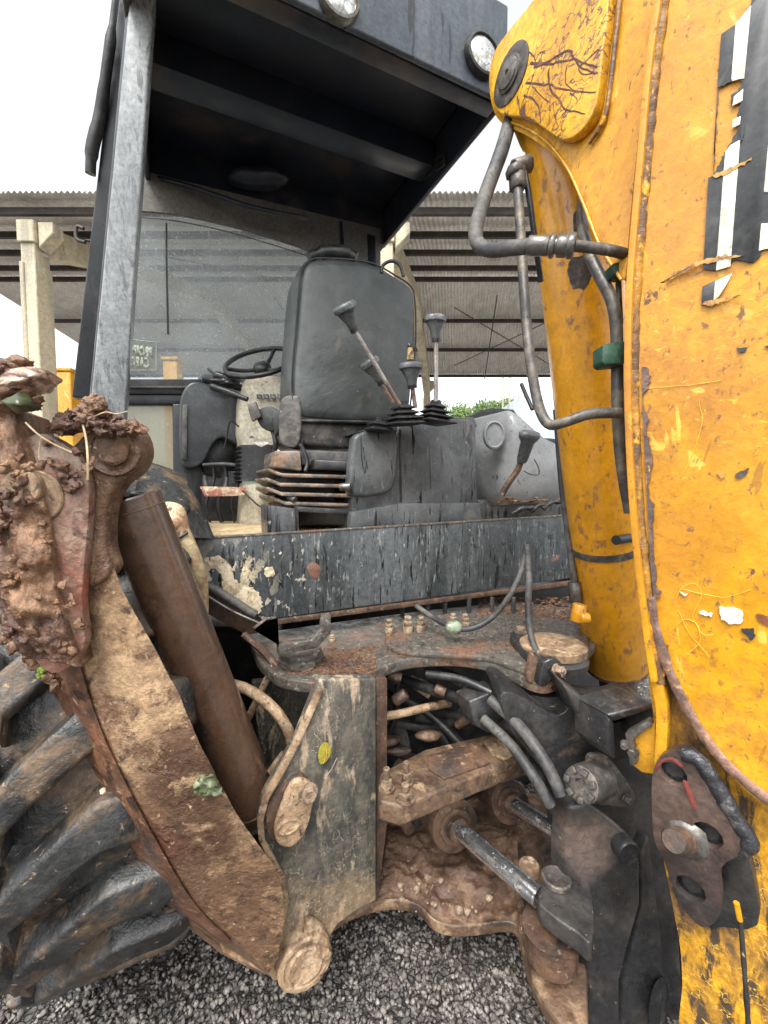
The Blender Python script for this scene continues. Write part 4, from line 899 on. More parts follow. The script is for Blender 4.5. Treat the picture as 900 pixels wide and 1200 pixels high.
# mud packed strip on the outer edge and the clods on top
rows = []
for x0, x1, y, Y in ((-8, 22, 470, .64), (-8, 50, 560, .64), (-6, 60, 620, .635), (-4, 66, 690, .63), (10, 84, 745, .635), (30, 96, 770, .645)):
    rows.append([P(x0 + (x1 - x0) * t, y + (12 * t), Y - .014 * math.sin(t * math.pi)) for t in (0, .25, .5, .75, 1)])
part('caked_mud', grid(rows, Vector((-.02, .08, 0)), 14, .013, 34, 4, 6), m_mud, leg, smooth=180, kind='stuff')
def clods(name, pts, m, par, sub=3, amp=.5):
    bm = NB()
    for i, (x, y, Y, r, sq) in enumerate(pts):
        k = len(bm.verts); bm.verts.ensure_lookup_table(); blob(bm, P(x, y, Y), r, sub, amp, .9 / r, sq, i)
    for v in bm.verts: v.co += noise.noise_vector(v.co * 90) * .0035 + noise.noise_vector(v.co * 260) * .0015
    return part(name, bm, m, par, smooth=180, kind='stuff')
rr = random.Random(11); pts = []
for i in range(46):
    x = rr.gauss(108, 20); y = 503 - rr.random() * 34 * max(.1, 1 - abs(x - 106) / 46); pts.append((x, y, rr.uniform(.63, .68), rr.uniform(.006, .015), (1, .8, .8)))
clods('mud_clod', pts, m_mud, leg, 4, .7)
pts = []
for i in range(24): x = rr.uniform(-8, 44); pts.append((x, 470 - rr.random() * 18 + abs(x - 15) * .2, rr.uniform(.6, .66), rr.uniform(.008, .018), (1.2, .8, .6)))
for i in range(16): pts.append((rr.uniform(-5, 26), 438 - rr.random() * 12, .62, rr.uniform(.006, .012), (1.5, .9, .6)))
clods('mud_clod', pts, m_mud, leg, 3, .7)
rows = [[P(-8, 441, .60), P(12, 432, .6), P(35, 430, .61), P(54, 433, .62)], [P(-8, 452, .59), P(12, 446, .59), P(34, 444, .6), P(48, 440, .615)], [P(-8, 462, .6), P(10, 458, .6), P(30, 452, .61), P(44, 446, .62)]]
o = ob('bark_slab', grid(rows, Vector((0, .03, -.006)), 8, .007, 50, 4, 4), mat('shredded_bark', (.30, .19, .14), [('noise', (.5, .38, .3), 30, .5, .6, (.4, 1, 1.8), {}), ('noise', (.1, .06, .045), 40, .52, .6, (.4, 1, 1.8), {})], rough=(.4, .8), bump=[(50, .006, (.3, 1, 2))]), smooth=60)
tag(o, 'splintered wet bark slab lying on the mud at the top left of the leg', 'bark')
rows = [[P(2, 470, .58), P(18, 462, .58), P(30, 458, .6)], [P(10, 476, .58), P(22, 474, .57), P(36, 468, .59)], [P(18, 484, .6), P(34, 482, .59), P(44, 480, .6)]]
m_leafd = mat('dark_green_leaf', (.05, .075, .02), [('noise', (.03, .03, .015), 20, .48, .6, None, {})], rough=(.25, .4))
o = ob('dark_leaf', grid(rows, Vector((0, .003, -.001)), 4, .003, 30), m_leafd, smooth=60); tag(o, 'dark green leaf under the bark slab on the muddy leg', 'leaf')
# lumps along the link face
pts = []
for i in range(60):
    t = rr.random(); x = 18 + 50 * t + rr.gauss(0, 14); y = 600 + 165 * t + rr.gauss(0, 10); pts.append((x, y, .632 - .0 * t, rr.uniform(.003, .008), (1, .6, 1)))
for i in range(50): pts.append((rr.gauss(14, 12), rr.uniform(530, 760), rr.uniform(.61, .63), rr.uniform(.004, .009), (1, .7, 1)))
for i in range(16): pts.append((rr.gauss(84, 14), rr.gauss(548, 12), .64, rr.uniform(.004, .008), (1, .5, 1)))
for i in range(16): t = rr.random(); pts.append((8 + 60 * t, 742 + 60 * t + rr.gauss(0, 5), .66, rr.uniform(.006, .012), (.8, .7, 1.1)))
clods('mud_clod', pts, m_mud, leg, 3, .7)
m_moss = mat('green_moss', (.20, .28, .03), [('noise', (.08, .1, .02), 60, .5, .6, None, {})], rough=(.5, .8), bump=[(120, .004)])
bm = NB()
for i in range(9): blob(bm, P(49 + rr.gauss(0, 3), 786 + rr.gauss(0, 4), .655), rr.uniform(.003, .005), 2, .5, 200, (1, 1, 1), i)
o = ob('moss_tuft', bm, m_moss, smooth=60); tag(o, 'small tuft of green moss under the mud edge above the tyre', 'moss')
m_straw = mat('dry_straw', (.55, .42, .25), rough=(.5, .7))
def straw(pts, r, lab):
    bm = NB(); tube(bm, [P(*p) for p in pts], r, 5, 5); o = ob('dry_straw', bm, m_straw); tag(o, lab, 'straw', 'dry straws on the muddy leg')
straw([(96, 493, .628), (101, 515, .625), (103, 540, .622), (103, 562, .628)], .0016, 'long pale dry straw hanging down beside the round pivot pin')
straw([(110, 488, .63), (124, 483, .625), (136, 485, .63), (149, 482, .65)], .0009, 'thin dry straw sticking out sideways towards the grey post')
straw([(30, 495, .62), (46, 510, .62), (66, 522, .628), (84, 530, .635)], .0014, 'bent dry straw slanting down across the upper pivot plates')
straw([(48, 512, .63), (46, 525, .63), (46, 545, .63)], .0007, 'short hair-thin straw hanging over the smaller pin')
# leg cylinder
bm = NB(); p0, p1 = P(151, 582, .80), P(300, 945, .94); d = (p1 - p0)
dl = d.length; cyl(bm, p0, p1, .054, .054, 48, .003)
lc = part('stabiliser_cylinder', bm, m_camcyl, smooth=40)
bm = NB(); cyl(bm, p0 + d * .032, p0 + d * .036, .0555, .0555, 48, .001); part('end_ring', bm, m_camcyl, lc)
bm = NB(); cyl(bm, p1 - d * .03, p1 + d * .03, .056, .054, 48, .004); part('end_ring', bm, m_camcyl, lc)
bm = NB(); cyl(bm, p1 + d * .03, P(345, 1060, .99), .036, .036, 32); part('piston_rod', bm, m_rustm, lc)
bm = NB()
for i in range(14): blob(bm, p0 + Vector((rr.gauss(0, .02), rr.gauss(0, .02), .004)), rr.uniform(.01, .02), 2, .5, 50, (1.2, 1.2, .5), i)
part('cylinder_top_mud', bm, m_cast, lc, kind='stuff', smooth=180)
# leaf on the leg
lg = mat('torn_green_leaf', (.10, .12, .06), [('noise', (.22, .24, .14), 40, .5, .6, None, {}), ('noise', (.07, .08, .03), 30, .5, .6, None, {})], rough=(.25, .45))
rows = [[P(228, 916, .675), P(238, 908, .665), P(250, 907, .67)], [P(226, 926, .68), P(238, 920, .665), P(256, 922, .67)], [P(234, 934, .685), P(246, 932, .67), P(263, 931, .675)]]
o = ob('torn_leaf', grid(rows, Vector((0, .0015, 0)), 8, .010, 95), lg, smooth=60); tag(o, 'torn pale green leaf stuck to the edge of the brown leg', 'leaf')
o = part('clay_fleck', (lambda bm: (blob(bm, P(120, 927, .69), .005, 2, .4, 100), bm)[1])(NB()), m_pale)

# ---- main stabiliser bracket plate ------------------------------------
V0 = VP(.885)
outl = [(375, 797), (441, 795), (441, 1056), (418, 1067), (396, 1083), (386, 1100)] + [(388, 1112), (384, 1128), (366, 1134), (352, 1150), (336, 1150), (322, 1148), (313, 1136), (316, 1112), (326, 1080), (331, 1056), (327, 1030), (314, 1005), (304, 984), (302, 962), (309, 935), (326, 905), (346, 870)]
mp = slab('bracket_plate', outl, V0, F * .03, m_plate, b=.004, seg=3)
# raised left rim flange (turned towards us)
V1 = VP(.876)
slab('bracket_rim', [(372, 808), (380, 808), (352, 872), (334, 905), (316, 936), (309, 962), (311, 984), (322, 1005), (335, 1028), (339, 1056), (334, 1082), (325, 1112), (322, 1136), (330, 1148), (320, 1150), (312, 1136), (315, 1112), (325, 1080), (330, 1056), (326, 1030), (313, 1005), (303, 984), (301, 962), (308, 935), (325, 905), (344, 870)], V1, F * .010, m_dust, mp, b=.0025)
slab('bracket_side_post', [(441, 795), (454, 795), (454, 965), (443, 1056), (441, 1056)], VP(.93), F * .03, m_rustm, mp, b=.003)
def vdisc(px, py, v, prof, m, name, par, n=40, ex=1, ey=1, rg_=0, dirn=None):
    c = hit(px, py, VP(v)); bm = NB(); lathe(bm, c, dirn or -F, prof, n, ex, ey)
    if rg_: rough(bm, rg_, 60, 3)
    return part(name, bm, m, par, smooth=40)
vdisc(354, 1114, .885, [(0, .060), (.030, .060), (.034, .056), (.034, .048), (.031, .046), (.031, .040), (.036, .036), (.034, .02), (.034, 0)], m_dust, 'foot_pivot_boss', mp, rg_=.0015)
slab('pin_keeper', sp2([(360, 1082), (382, 1092), (388, 1112), (374, 1126), (358, 1120)], 3), VP(.862), F * .02, m_dust, mp, b=.004)
bolt('keeper_bolt', hit(380, 1110, VP(.862)), -F, .011, .02, m_dust, mp)
# oval keeper plate with bolt
kp = slab('pin_retainer', sp2([(352, 914), (366, 920), (368, 936), (362, 965), (352, 985), (338, 994), (325, 988), (322, 970), (330, 945), (340, 922)], 4), VP(.845), F * .014, m_dust, mp, b=.004, seg=3)
slab('pin_retainer', sp2([(340, 916), (352, 910), (360, 916), (352, 935), (330, 960), (322, 985), (314, 976), (314, 955), (326, 932)], 4), VP(.862), F * .02, m_rustm, mp, b=.003)
vdisc(338, 968, .845, [(0, .022), (.003, .022), (.005, .017), (.003, .014), (.004, 0)], m_dust, 'pin_head', mp, ex=1.25, ey=.8)
bolt('retainer_bolt', hit(361, 928, VP(.845)), -F, .015, .018, m_bolt, mp)
vdisc(343, 910, .87, [(0, .012), (.002, .012), (.003, .007), (.001, .006)], m_steel, 'hole_ring', mp)
# yellow leaf on the plate
m_yl = mat('yellow_leaf', (.30, .28, .03), [('noise', (.3, .2, .02), 60, .56, .62, None, {})], rough=(.4, .6))
q = sp2([(381, 870), (387, 874), (387, 884), (381, 894), (375, 895), (373, 886), (375, 876)], 3)
bm = NB(); poly(bm, [hit(x, y, VP(.879)) for x, y in q], F * .002); o = ob('yellow_leaf', bm, m_yl); tag(o, 'tiny yellow leaf stuck on the black bracket plate', 'leaf')
bm = NB(); tube(bm, [hit(381, 872, VP(.878)), hit(383, 884, VP(.877)), hit(379, 894, VP(.878))], .0014, 5, 3); vn = ob('vein', bm, m_flake, o)
straw_g = mat('dry_root_hair', (.38, .31, .22), rough=(.6, .8))
for i, q in enumerate([[(368, 860), (374, 866), (379, 872)], [(380, 856), (381, 864), (381, 870)], [(395, 888), (388, 902), (380, 912)]]):
    bm = NB(); tube(bm, [hit(x, y, VP(.878)) for x, y in q], .0008, 4, 4); part('dried_root', bm, straw_g, mp)
# back bars and hoses behind the plate
dk = part('inner_frame_wall', bev((lambda bm: (poly(bm, [P(*p) for p in [(296, 800, 1.2), (376, 792, 1.2), (376, 1000, 1.2), (318, 1000, 1.2)]], F * .03), bm)[1])(NB()), .004), m_plate)
tb('brace_bar', [(322, 778, 1.05), (306, 810, 1.06), (288, 848, 1.06)], .009, m_dust, dk, n=6)
tb('clay_coated_hose', [(262, 800, .98), (290, 808, .97), (318, 828, .96), (338, 856, .955), (346, 892, .95)], .0125, m_dust, n=14, jit=.1)
bm = NB(); hexa(bm, P(318, 905, .93), P(334, 884, .93), .012); part('hose_fitting', bm, m_dust)
tb('frame_gusset', [(286, 744, 1.12), (310, 764, 1.08), (326, 784, 1.05)], .010, m_rustm, n=6)
# tan hose behind the leg cylinder
tb('tan_hose', [(196, 596, .98), (208, 600, .97), (214, 622, .97), (224, 645, .97), (233, 672, .98), (236, 705, 1.0), (234, 740, 1.0)], .0165, mat('tan_wrapped_hose', (.44, .35, .20), [('noise', (.3, .17, .1), 14, .5, .6, None, {}), ('noise', (.12, .08, .05), 40, .6, .66, None, {})], rough=(.35, .6), bump=[(40, .003)]), n=16)
bm = NB(); blob(bm, P(205, 608, .965), .022, 3, .3, 40, (1, .9, 1.2)); part('hose_elbow', bm, mat('orange_plastic_elbow', (.42, .22, .12), [('noise', (.6, .45, .3), 20, .5, .62, None, {})], rough=(.25, .5)))
tb('wire_wrap', [(196, 624, .955), (208, 630, .95), (220, 624, .955)], .003, m_blk, n=6)
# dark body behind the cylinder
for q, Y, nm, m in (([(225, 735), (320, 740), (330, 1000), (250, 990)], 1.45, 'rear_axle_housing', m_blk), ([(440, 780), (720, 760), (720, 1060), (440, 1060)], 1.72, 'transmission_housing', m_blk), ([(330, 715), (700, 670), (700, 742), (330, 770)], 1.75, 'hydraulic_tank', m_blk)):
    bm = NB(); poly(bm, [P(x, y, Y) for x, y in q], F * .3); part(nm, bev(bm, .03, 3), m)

# ---- top plate of the rear frame ----------------------------------------
ZT = .80; TPl = ZP(ZT)
front = spline([Vector((x, y, 0)) for x, y in [(292, 742), (296, 758), (304, 774), (322, 790), (345, 797), (380, 800), (414, 795), (445, 783), (470, 774), (500, 770), (540, 770), (575, 776), (600, 786), (622, 797), (640, 800), (655, 795), (668, 784)]], 4)
outl = [(v.x, v.y) for v in front] + [(700, 752), (700, 715), (600, 705), (500, 715), (400, 728), (330, 738)]
tp_ = slab('frame_top_plate', outl, TPl, Zz * -.028, m_debris, b=.004, seg=3)
slab('raised_wear_plate', sp2([(452, 752), (475, 764), (520, 766), (570, 770), (604, 782), (636, 792), (664, 776), (690, 745), (640, 722), (560, 722), (480, 735)], 4), ZP(ZT + .012), Zz * -.012, m_debris, tp_, b=.003)
# straw and soil heap on the plate
def scat(name, n, fx, m, s0, s1, seed, zz, par, straws=0, sm=None):
    r_ = random.Random(seed); bm = NB()
    for i in range(n):
        x, y = fx(r_); p = hit(x, y, ZP(zz)); s = r_.uniform(s0, s1)
        blob(bm, p + Zz * s * .2, s, 1, .4, 1 / s, (1.3, 1, .5), i)
    for i in range(straws):
        x, y = fx(r_); p = hit(x, y, ZP(zz + .004)); a = r_.uniform(0, 3.14); e = Vector((math.cos(a), math.sin(a), r_.uniform(-.1, .25))) * r_.uniform(.008, .022)
        tube(bm, [p - e * .5, p + e * .5 + Zz * .002], .0007, 3, 0)
    return part(name, bm, m, par, smooth=None, kind='stuff')
scat('soil_litter', 800, lambda r: ((lambda x: (x, r.uniform(max(750, 772 - abs(x - 400) * .1) - 12, 790 - max(0, (x - 420)) * .35)))(r.uniform(332, 440))), m_mud, .0015, .004, 1, ZT, tp_, 500)
scat('soil_litter', 500, lambda r: (r.uniform(560, 690), r.uniform(700, 733)), m_mud, .002, .008, 2, ZT, tp_, 500)
scat('gritty_dirt', 900, lambda r: (r.uniform(445, 640), r.uniform(722, 766)), m_debris, .001, .0035, 3, ZT + .012, tp_, 120)
# valve stubs and bolts under the platform
for x, y, r, h in ((389, 752, .010, .02), (456, 745, .012, .05), (478, 746, .015, .062), (493, 744, .014, .058), (545, 738, .013, .05), (531, 735, .012, .045)):
    b_ = hit(x, y, ZP(ZT)); bm = NB(); cyl(bm, b_, b_ + Zz * h * .55, r, n=16, c=.001); hexa(bm, b_ + Zz * h * .55, b_ + Zz * h * .8, r * .95); cyl(bm, b_ + Zz * h * .8, b_ + Zz * h, r * .7, n=14, c=.001)
    part('valve_cap', bm, m_bolt, tp_)
for x in (470, 500, 520, 548, 575, 600): tb('control_rod', [(x, 745, 1.5), (x + 2, 700, 1.5)], .008, m_hose, tp_, n=8)
tb('lamp_cable', [(618, 640, 1.20), (620, 680, 1.12), (619, 712, 1.10), (623, 748, 1.07), (634, 775, 1.02)], .0085, m_hose, n=10)
tb('lamp_cable', [(617, 645, 1.20), (610, 672, 1.16), (596, 700, 1.15), (575, 725, 1.16), (550, 737, 1.16), (528, 734, 1.18), (505, 722, 1.25), (488, 710, 1.3)], .008, m_hose, n=10)
bm = NB(); blob(bm, P(532, 735, 1.17), .022, 3, .2, 40, (1.1, .8, .9)); part('cable_joint', bm, mat('pale_green_fitting', (.22, .27, .19), [('noise', (.1, .1, .07), 40, .5, .6, None, {})], rough=(.4, .7)))
# left mounting lug
slab('lug_bracket_plate', [(313, 728), (324, 726), (326, 768), (372, 760), (388, 742), (388, 720), (378, 722), (376, 738), (365, 750), (328, 755), (300, 738)], VP(.99), F * .02, m_debris, b=.003)
c = hit(352, 775, ZP(ZT + .004)); bm = NB(); lathe(bm, c, Zz, [(0, .056), (.012, .056), (.014, .05), (.02, .05), (.022, .054), (.030, .054), (.032, .050)], 40); part('rubber_mount', bm, m_debris)
c = hit(346, 762, ZP(ZT + .03)); bm = NB(); hexa(bm, c, c + Zz * .02, .02); part('mount_bolt', bm, m_cast)
c = hit(343, 795, ZP(ZT - .04)); bm = NB(); lathe(bm, c, Zz, [(0, .026), (.006, .032), (.016, .034), (.02, .03)], 30); part('mount_washer', bm, m_dust)
# kingpost top bearing cap
kb = hit(648, 753, ZP(ZT + .045)); bm = NB(); lathe(bm, kb - Zz * .022, Zz, [(0, .082), (.018, .083), (.022, .078), (.022, .018), (.018, .016), (.018, 0)], 48)
cap = part('bearing_cap', bm, m_dust, smooth=40)
bm = NB(); lathe(bm, kb - Zz * .05, Zz, [(0, .086), (.014, .087), (.018, .08), (.03, .076)], 48); part('bearing_ring', bm, m_cast, cap)
slab('keeper_arm', sp2([(598, 742), (612, 736), (628, 744), (640, 765), (636, 778), (620, 768), (604, 752)], 3), ZP(ZT + .035), Zz * -.02, m_cast, cap, b=.003)
c = hit(610, 741, ZP(ZT + .035)); bolt('keeper_bolt', c, Zz, .013, .016, m_bolt, cap)
# lamp bracket with bolt
slab('cable_bracket', [(624, 765), (634, 775), (640, 795), (632, 803), (620, 800), (618, 788)], pl(Yv * .965, Yv), F * .012, m_rustm, cap, b=.002)
slab('cable_bracket', sp2([(634, 790), (638, 776), (652, 772), (660, 780), (657, 793), (646, 797), (640, 804), (632, 803)], 2), pl(Yv * .95, Yv), F * .02, m_cast, cap, b=.003)
bolt('bracket_bolt', hit(652, 785, pl(Yv * .95, Yv)), -F + Zz * .2, .011, .02, m_bolt, cap, .004)

m_dustdk = mat('muddy_bolt_steel', (.15, .10, .065), [('noise', (.28, .2, .13), 40, .5, .62, None, {}), ('noise', (.06, .04, .03), 30, .55, .62, None, {})], rough=(.4, .8), bump=[(70, .003)])
# extra plumbing crowding the bay
for q, r in (([(574, 820, .985), (606, 848, .93), (636, 888, .875), (658, 932, .84)], .0130), ([(566, 842, .985), (598, 872, .93), (624, 908, .875), (646, 944, .85)], .0115), ([(470, 795, 1.2), (500, 806, 1.15), (536, 818, 1.08), (562, 828, 1.03)], .014), ([(446, 870, 1.2), (462, 842, 1.2), (466, 800, 1.2)], .012),
             ([(500, 790, 1.1), (540, 796, 1.06), (576, 812, 1.02)], .010), ([(452, 812, 1.25), (480, 822, 1.22), (510, 842, 1.2), (540, 872, 1.16)], .012), ([(610, 812, 1.0), (622, 836, .985), (640, 862, .97)], .009)):
    tb('bay_hose', q, r, m_hose if r in (.0130, .0115) else m_blk, n=14)
for a_, b2, r in (((462, 822, 1.12), (476, 812, 1.12), .02), ((510, 806, 1.1), (522, 812, 1.09), .019), ((456, 790, 1.1), (470, 794, 1.1), .018), ((536, 850, 1.15), (548, 842, 1.13), .017)):
    bm = NB(); hexa(bm, P(*a_), P(*b2), r * .75); part('hose_fitting', bm, m_rustm)
for x, y in ((455, 868), (466, 880), (500, 862)):
    bm = NB(); blob(bm, P(x, y, 1.18), .022, 3, .3, 30, (1.6, .8, .6), x); part('mud_lump', bm, m_mudplate, kind='stuff')
# ---- swing cylinders, cross beam, lower plate --------------------------
cb = NB()
topq = [(443, 920), (446, 905), (470, 892), (500, 872), (590, 856), (608, 862), (621, 885), (566, 910), (500, 938), (492, 945), (470, 952), (444, 938)]
# box beam built between a horizontal top outline and its downward thickness
CBZ = .60
slab('cross_beam_casting', [(443, 925), (446, 905), (497, 878), (590, 856), (610, 864), (622, 886), (560, 908), (492, 936), (470, 945), (444, 938)], ZP(CBZ), Zz * -.045, mat('clay_topped_casting', (.13, .08, .048), [('noise', (.06, .038, .026), 12, .44, .58, None, {'rough': .35}), ('noise', (.28, .19, .11), 26, .56, .66, None, {}), ('noise', (.04, .035, .03), 30, .6, .68, None, {})], rough=(.35, .75), bump=[(50, .004), (14, .004)]), b=.006, seg=3)
crossb = bpy.data.objects['cross_beam_casting']
slab('beam_front_flange', [(488, 938), (622, 886), (623, 907), (560, 932), (500, 966), (486, 970)], VP(.98), F * .02, m_cast, crossb, b=.004)
slab('beam_pad', [(500, 885), (560, 868), (575, 893), (520, 912), (502, 900)], ZP(CBZ + .006), Zz * -.006, m_rustm, crossb, b=.002)
slab('beam_pad', [(566, 868), (592, 858), (612, 878), (592, 888), (578, 884)], ZP(CBZ + .008), Zz * -.008, m_dust, crossb, b=.002)
slab('beam_lower_boss', [(442, 935), (470, 946), (488, 944), (500, 966), (478, 982), (470, 970), (443, 966)], VP(1.0), F * .08, m_rustm, crossb, b=.008)
for x, y, r, h in ((453, 926, .013, .045), (475, 936, .016, .03), (476, 918, .012, .045)):
    b_ = hit(x, y, ZP(CBZ)); bolt('beam_bolt', b_, Zz, r, h * .6, m_dustdk, crossb, h * .5)
for x, y in ((586, 868), (592, 874), (580, 872)): bolt('pad_bolt', hit(x, y, ZP(CBZ + .008)), Zz, .006, .006, m_bolt, crossb)
def ram(q0, q1, q2, rb, rr_):
    a, b_, c = P(*q0), P(*q1), P(*q2); d = (c - b_).normalized()
    bm = NB(); lathe(bm, a, b_ - a, [(0, rb * .95), ((b_ - a).length - .03, rb * .95), ((b_ - a).length - .03, rb * 1.05), ((b_ - a).length - .004, rb * 1.05), ((b_ - a).length, rb), ((b_ - a).length, rb * .74), ((b_ - a).length + .006, rb * .7), ((b_ - a).length + .006, rb * .5), ((b_ - a).length + .018, rb * .44), ((b_ - a).length + .02, rr_ * 1.02)], 40)
    s = part('swing_cylinder', bm, m_rustm, smooth=35)
    bm = NB(); cyl(bm, b_, c, rr_, n=28); part('piston_rod', bm, m_chrome, s); return s
ram((478, 905, 1.35), (534, 969, 1.06), (632, 1052, .86), .062, .021)
ram((548, 900, 1.45), (598, 940, 1.16), (690, 998, .98), .055, .020)
# horizontal lower plate with mud
ZL = .20
fr = [(392, 1078), (412, 1066), (441, 1057), (470, 1055), (492, 1062), (508, 1078), (530, 1085), (560, 1084), (592, 1080), (606, 1086), (612, 1110), (622, 1146), (640, 1180), (668, 1215)]
outl = sp2(fr, 4, False) + [(690, 1215), (688, 1125), (720, 1080), (740, 950), (600, 925), (441, 935), (392, 1040)]
lp = slab('lower_frame_plate', outl, ZP(ZL), Zz * -.03, m_mudplate, b=.005, seg=3)
rows = []
fro = spline([Vector((x, y, 0)) for x, y in fr[2:12]], 2)
for t in [k / 10 for k in range(11)]:
    rows.append([(lambda a, b_: a.lerp(b_, t))(hit(v.x, v.y - 2, ZP(ZL)) + Zz * (.004 + .03 * math.sin(t * 2.2)), hit(v.x * .8 + 500 * .2 + 5, 985, ZP(ZL)) + Zz * .05) for v in fro])
part('packed_mud', grid(rows, Zz * -.02, 5, .022, 16, 9, 5), mat('reddish_packed_mud', (.10, .055, .032), [('noise', (.19, .115, .068), 22, .48, .6, None, {}), ('noise', (.09, .05, .035), 12, .52, .64, None, {'rough': .35}), ('noise', (.34, .27, .20), 60, .66, .7, None, {})], rough=(.35, .8), bump=[(40, .006), (120, .003)]), lp, smooth=180, kind='stuff')
bm = NB()
for i in range(60):
    x = rr.gauss(505, 34); y = min(1068, rr.gauss(1040, 14)); blob(bm, hit(x, y, ZP(ZL + .03)), .002 + .009 * rr.random() ** 3, 1, .3, 60, (1, 1, .8), i)
part('mud_pebble', bm, m_bolt, lp, smooth=None, kind='stuff')
for k, q in enumerate(([(452, 1058), (512, 1088)],)): pass

# hoses in the dark bay
for i, q in enumerate(([(490, 800, 1.25), (520, 812, 1.2), (560, 830, 1.1), (600, 850, 1.02), (640, 895, .98), (660, 940, .97)], [(520, 790, 1.25), (560, 810, 1.15), (600, 838, 1.06), (648, 888, 1.0), (668, 930, 1.0)],
        [(500, 830, 1.3), (550, 842, 1.2), (590, 862, 1.1), (630, 905, 1.05), (650, 950, 1.02)], [(455, 845, 1.3), (500, 852, 1.28), (530, 845, 1.25), (552, 822, 1.2)], [(500, 780, 1.3), (550, 800, 1.2), (590, 815, 1.1), (640, 850, 1.08)])):
    tb('bay_hose', q, .016 if i < 2 else .014, m_hose, n=14)
tb('bay_steel_pipe', [(438, 842, 1.1), (470, 836, 1.12), (505, 828, 1.15), (526, 824, 1.2)], .011, m_dust, n=12)
bm = NB(); cyl(bm, P(488, 800, 1.2), P(506, 812, 1.18), .019, n=18, c=.002); hexa(bm, P(480, 796, 1.21), P(490, 802, 1.2), .017); part('hose_fitting', bm, m_bolt)
bm = NB(); poly(bm, [P(*p) for p in [(550, 822, 1.0), (584, 808, 1.02), (600, 830, 1.02), (574, 860, .99), (556, 850, .99)]], F * .06); part('hose_clamp_block', bev(bm, .004), m_cast)
for x, y, Y, r in ((520, 880, 1.4, .03), (470, 870, 1.35, .04)):
    tb('bay_pipe', [(x - 30, y - 40, Y), (x, y - 10, Y), (x + 6, y + 40, Y)], r * .5, m_hose, n=12)

def YP(y): return pl(Yv * y, Yv)
# ---- kingpost -------------------------------------------------------------
KV = YP(.93)
kingo = [(586, 818), (600, 812), (640, 833), (656, 838), (667, 828), (668, 812), (660, 796), (657, 796), (676, 812), (700, 835), (740, 838), (772, 832), (776, 860), (770, 900), (766, 960), (780, 1020), (792, 1080), (797, 1130), (792, 1215), (700, 1215), (694, 1180), (696, 1100), (690, 1060), (672, 1040), (668, 1000), (670, 960), (664, 930), (648, 905), (626, 884), (600, 858)]
king = slab('kingpost', sp2(kingo, 2), KV, Yv * .14, m_cast, b=.010, seg=3)
# front rib (lighter, proud), lower column
slab('kingpost_column', [(668, 946), (690, 940), (722, 964), (745, 985), (752, 1010), (752, 1060), (738, 1110), (728, 1150), (728, 1215), (694, 1215), (690, 1130), (684, 1090), (666, 1062), (664, 1000)], YP(.86), F * .05, m_cast, king, b=.010, seg=3)
slab('kingpost_web', [(752, 1000), (762, 980), (768, 1040), (776, 1100), (782, 1215), (730, 1215), (730, 1150), (742, 1110), (754, 1060)], YP(.89), F * .03, m_cast, king, b=.006)
# top horn block with the recessed pocket
bx = NB(); q = [(660, 802), (676, 814), (700, 835), (716, 843), (766, 829), (776, 838), (722, 848), (712, 876), (690, 862), (672, 830)]
slab('kingpost_horn', q, YP(.86), Yv * .10, m_cast, king, b=.010, seg=3)
for q in ([(712, 838), (764, 824), (776, 828), (720, 846)], [(712, 838), (720, 846), (722, 892), (712, 880)], [(770, 825), (777, 828), (777, 880), (770, 880)]): slab('pocket_rim', q, YP(.80), F * .08, m_cast, king, b=.004)
slab('pocket_lining', [(716, 842), (772, 828), (774, 880), (722, 892)], YP(.88), F * .02, m_blk, king, b=.003)
# round boss stack between the upper lugs
c = hit(632, 812, ZP(.735)); bm = NB(); lathe(bm, c - Zz * .03, Zz, [(0, .06), (.006, .066), (.014, .066), (.016, .060), (.022, .060), (.024, .068), (.034, .068), (.036, .062), (.05, .062)], 40); part('bearing_spacer', bm, m_cast, king)
# pin with castellated end and its flag plate
n_ = (-F * .8 - Rt * .55).normalized()
slab('pin_flag_plate', sp2([(690, 892), (702, 884), (716, 890), (742, 926), (744, 940), (734, 946), (712, 944), (700, 940)], 3), YP(.88), F * .012, m_pin, king, b=.003)
bolt('flag_bolt', hit(733, 936, YP(.88)), -F, .009, .012, m_pin, king)
a = hit(702, 912, YP(.88)); bm = NB(); lathe(bm, a, P(662, 926, .78) - a, [(0, .036), (.07, .036), (.072, .034), (.09, .034), (.092, .03), (.092, .012), (.086, .010), (.086, 0)], 32); pn = part('swing_lock_pin', bm, m_pin, king)
for k in range(7):
    e = (P(662, 926, .78) - a).normalized(); x_, y_, _ = frame(e); t = k * 2 * math.pi / 7; p = a + e * .088 + (x_ * math.cos(t) + y_ * math.sin(t)) * .026
    bm = NB(); cbox(bm, p + e * .006, x_ * math.cos(t) + y_ * math.sin(t), e.cross(x_ * math.cos(t) + y_ * math.sin(t)), e, .012, .013, .014); part('nut_castellation', bev(bm, .002), m_pin, king)
a = hit(728, 988, YP(.86)); bm = NB(); lathe(bm, a, -F - Rt * .35, [(0, .024), (.022, .024), (.027, .021), (.027, 0)], 28); part('rubber_stop', bm, m_blk, king)
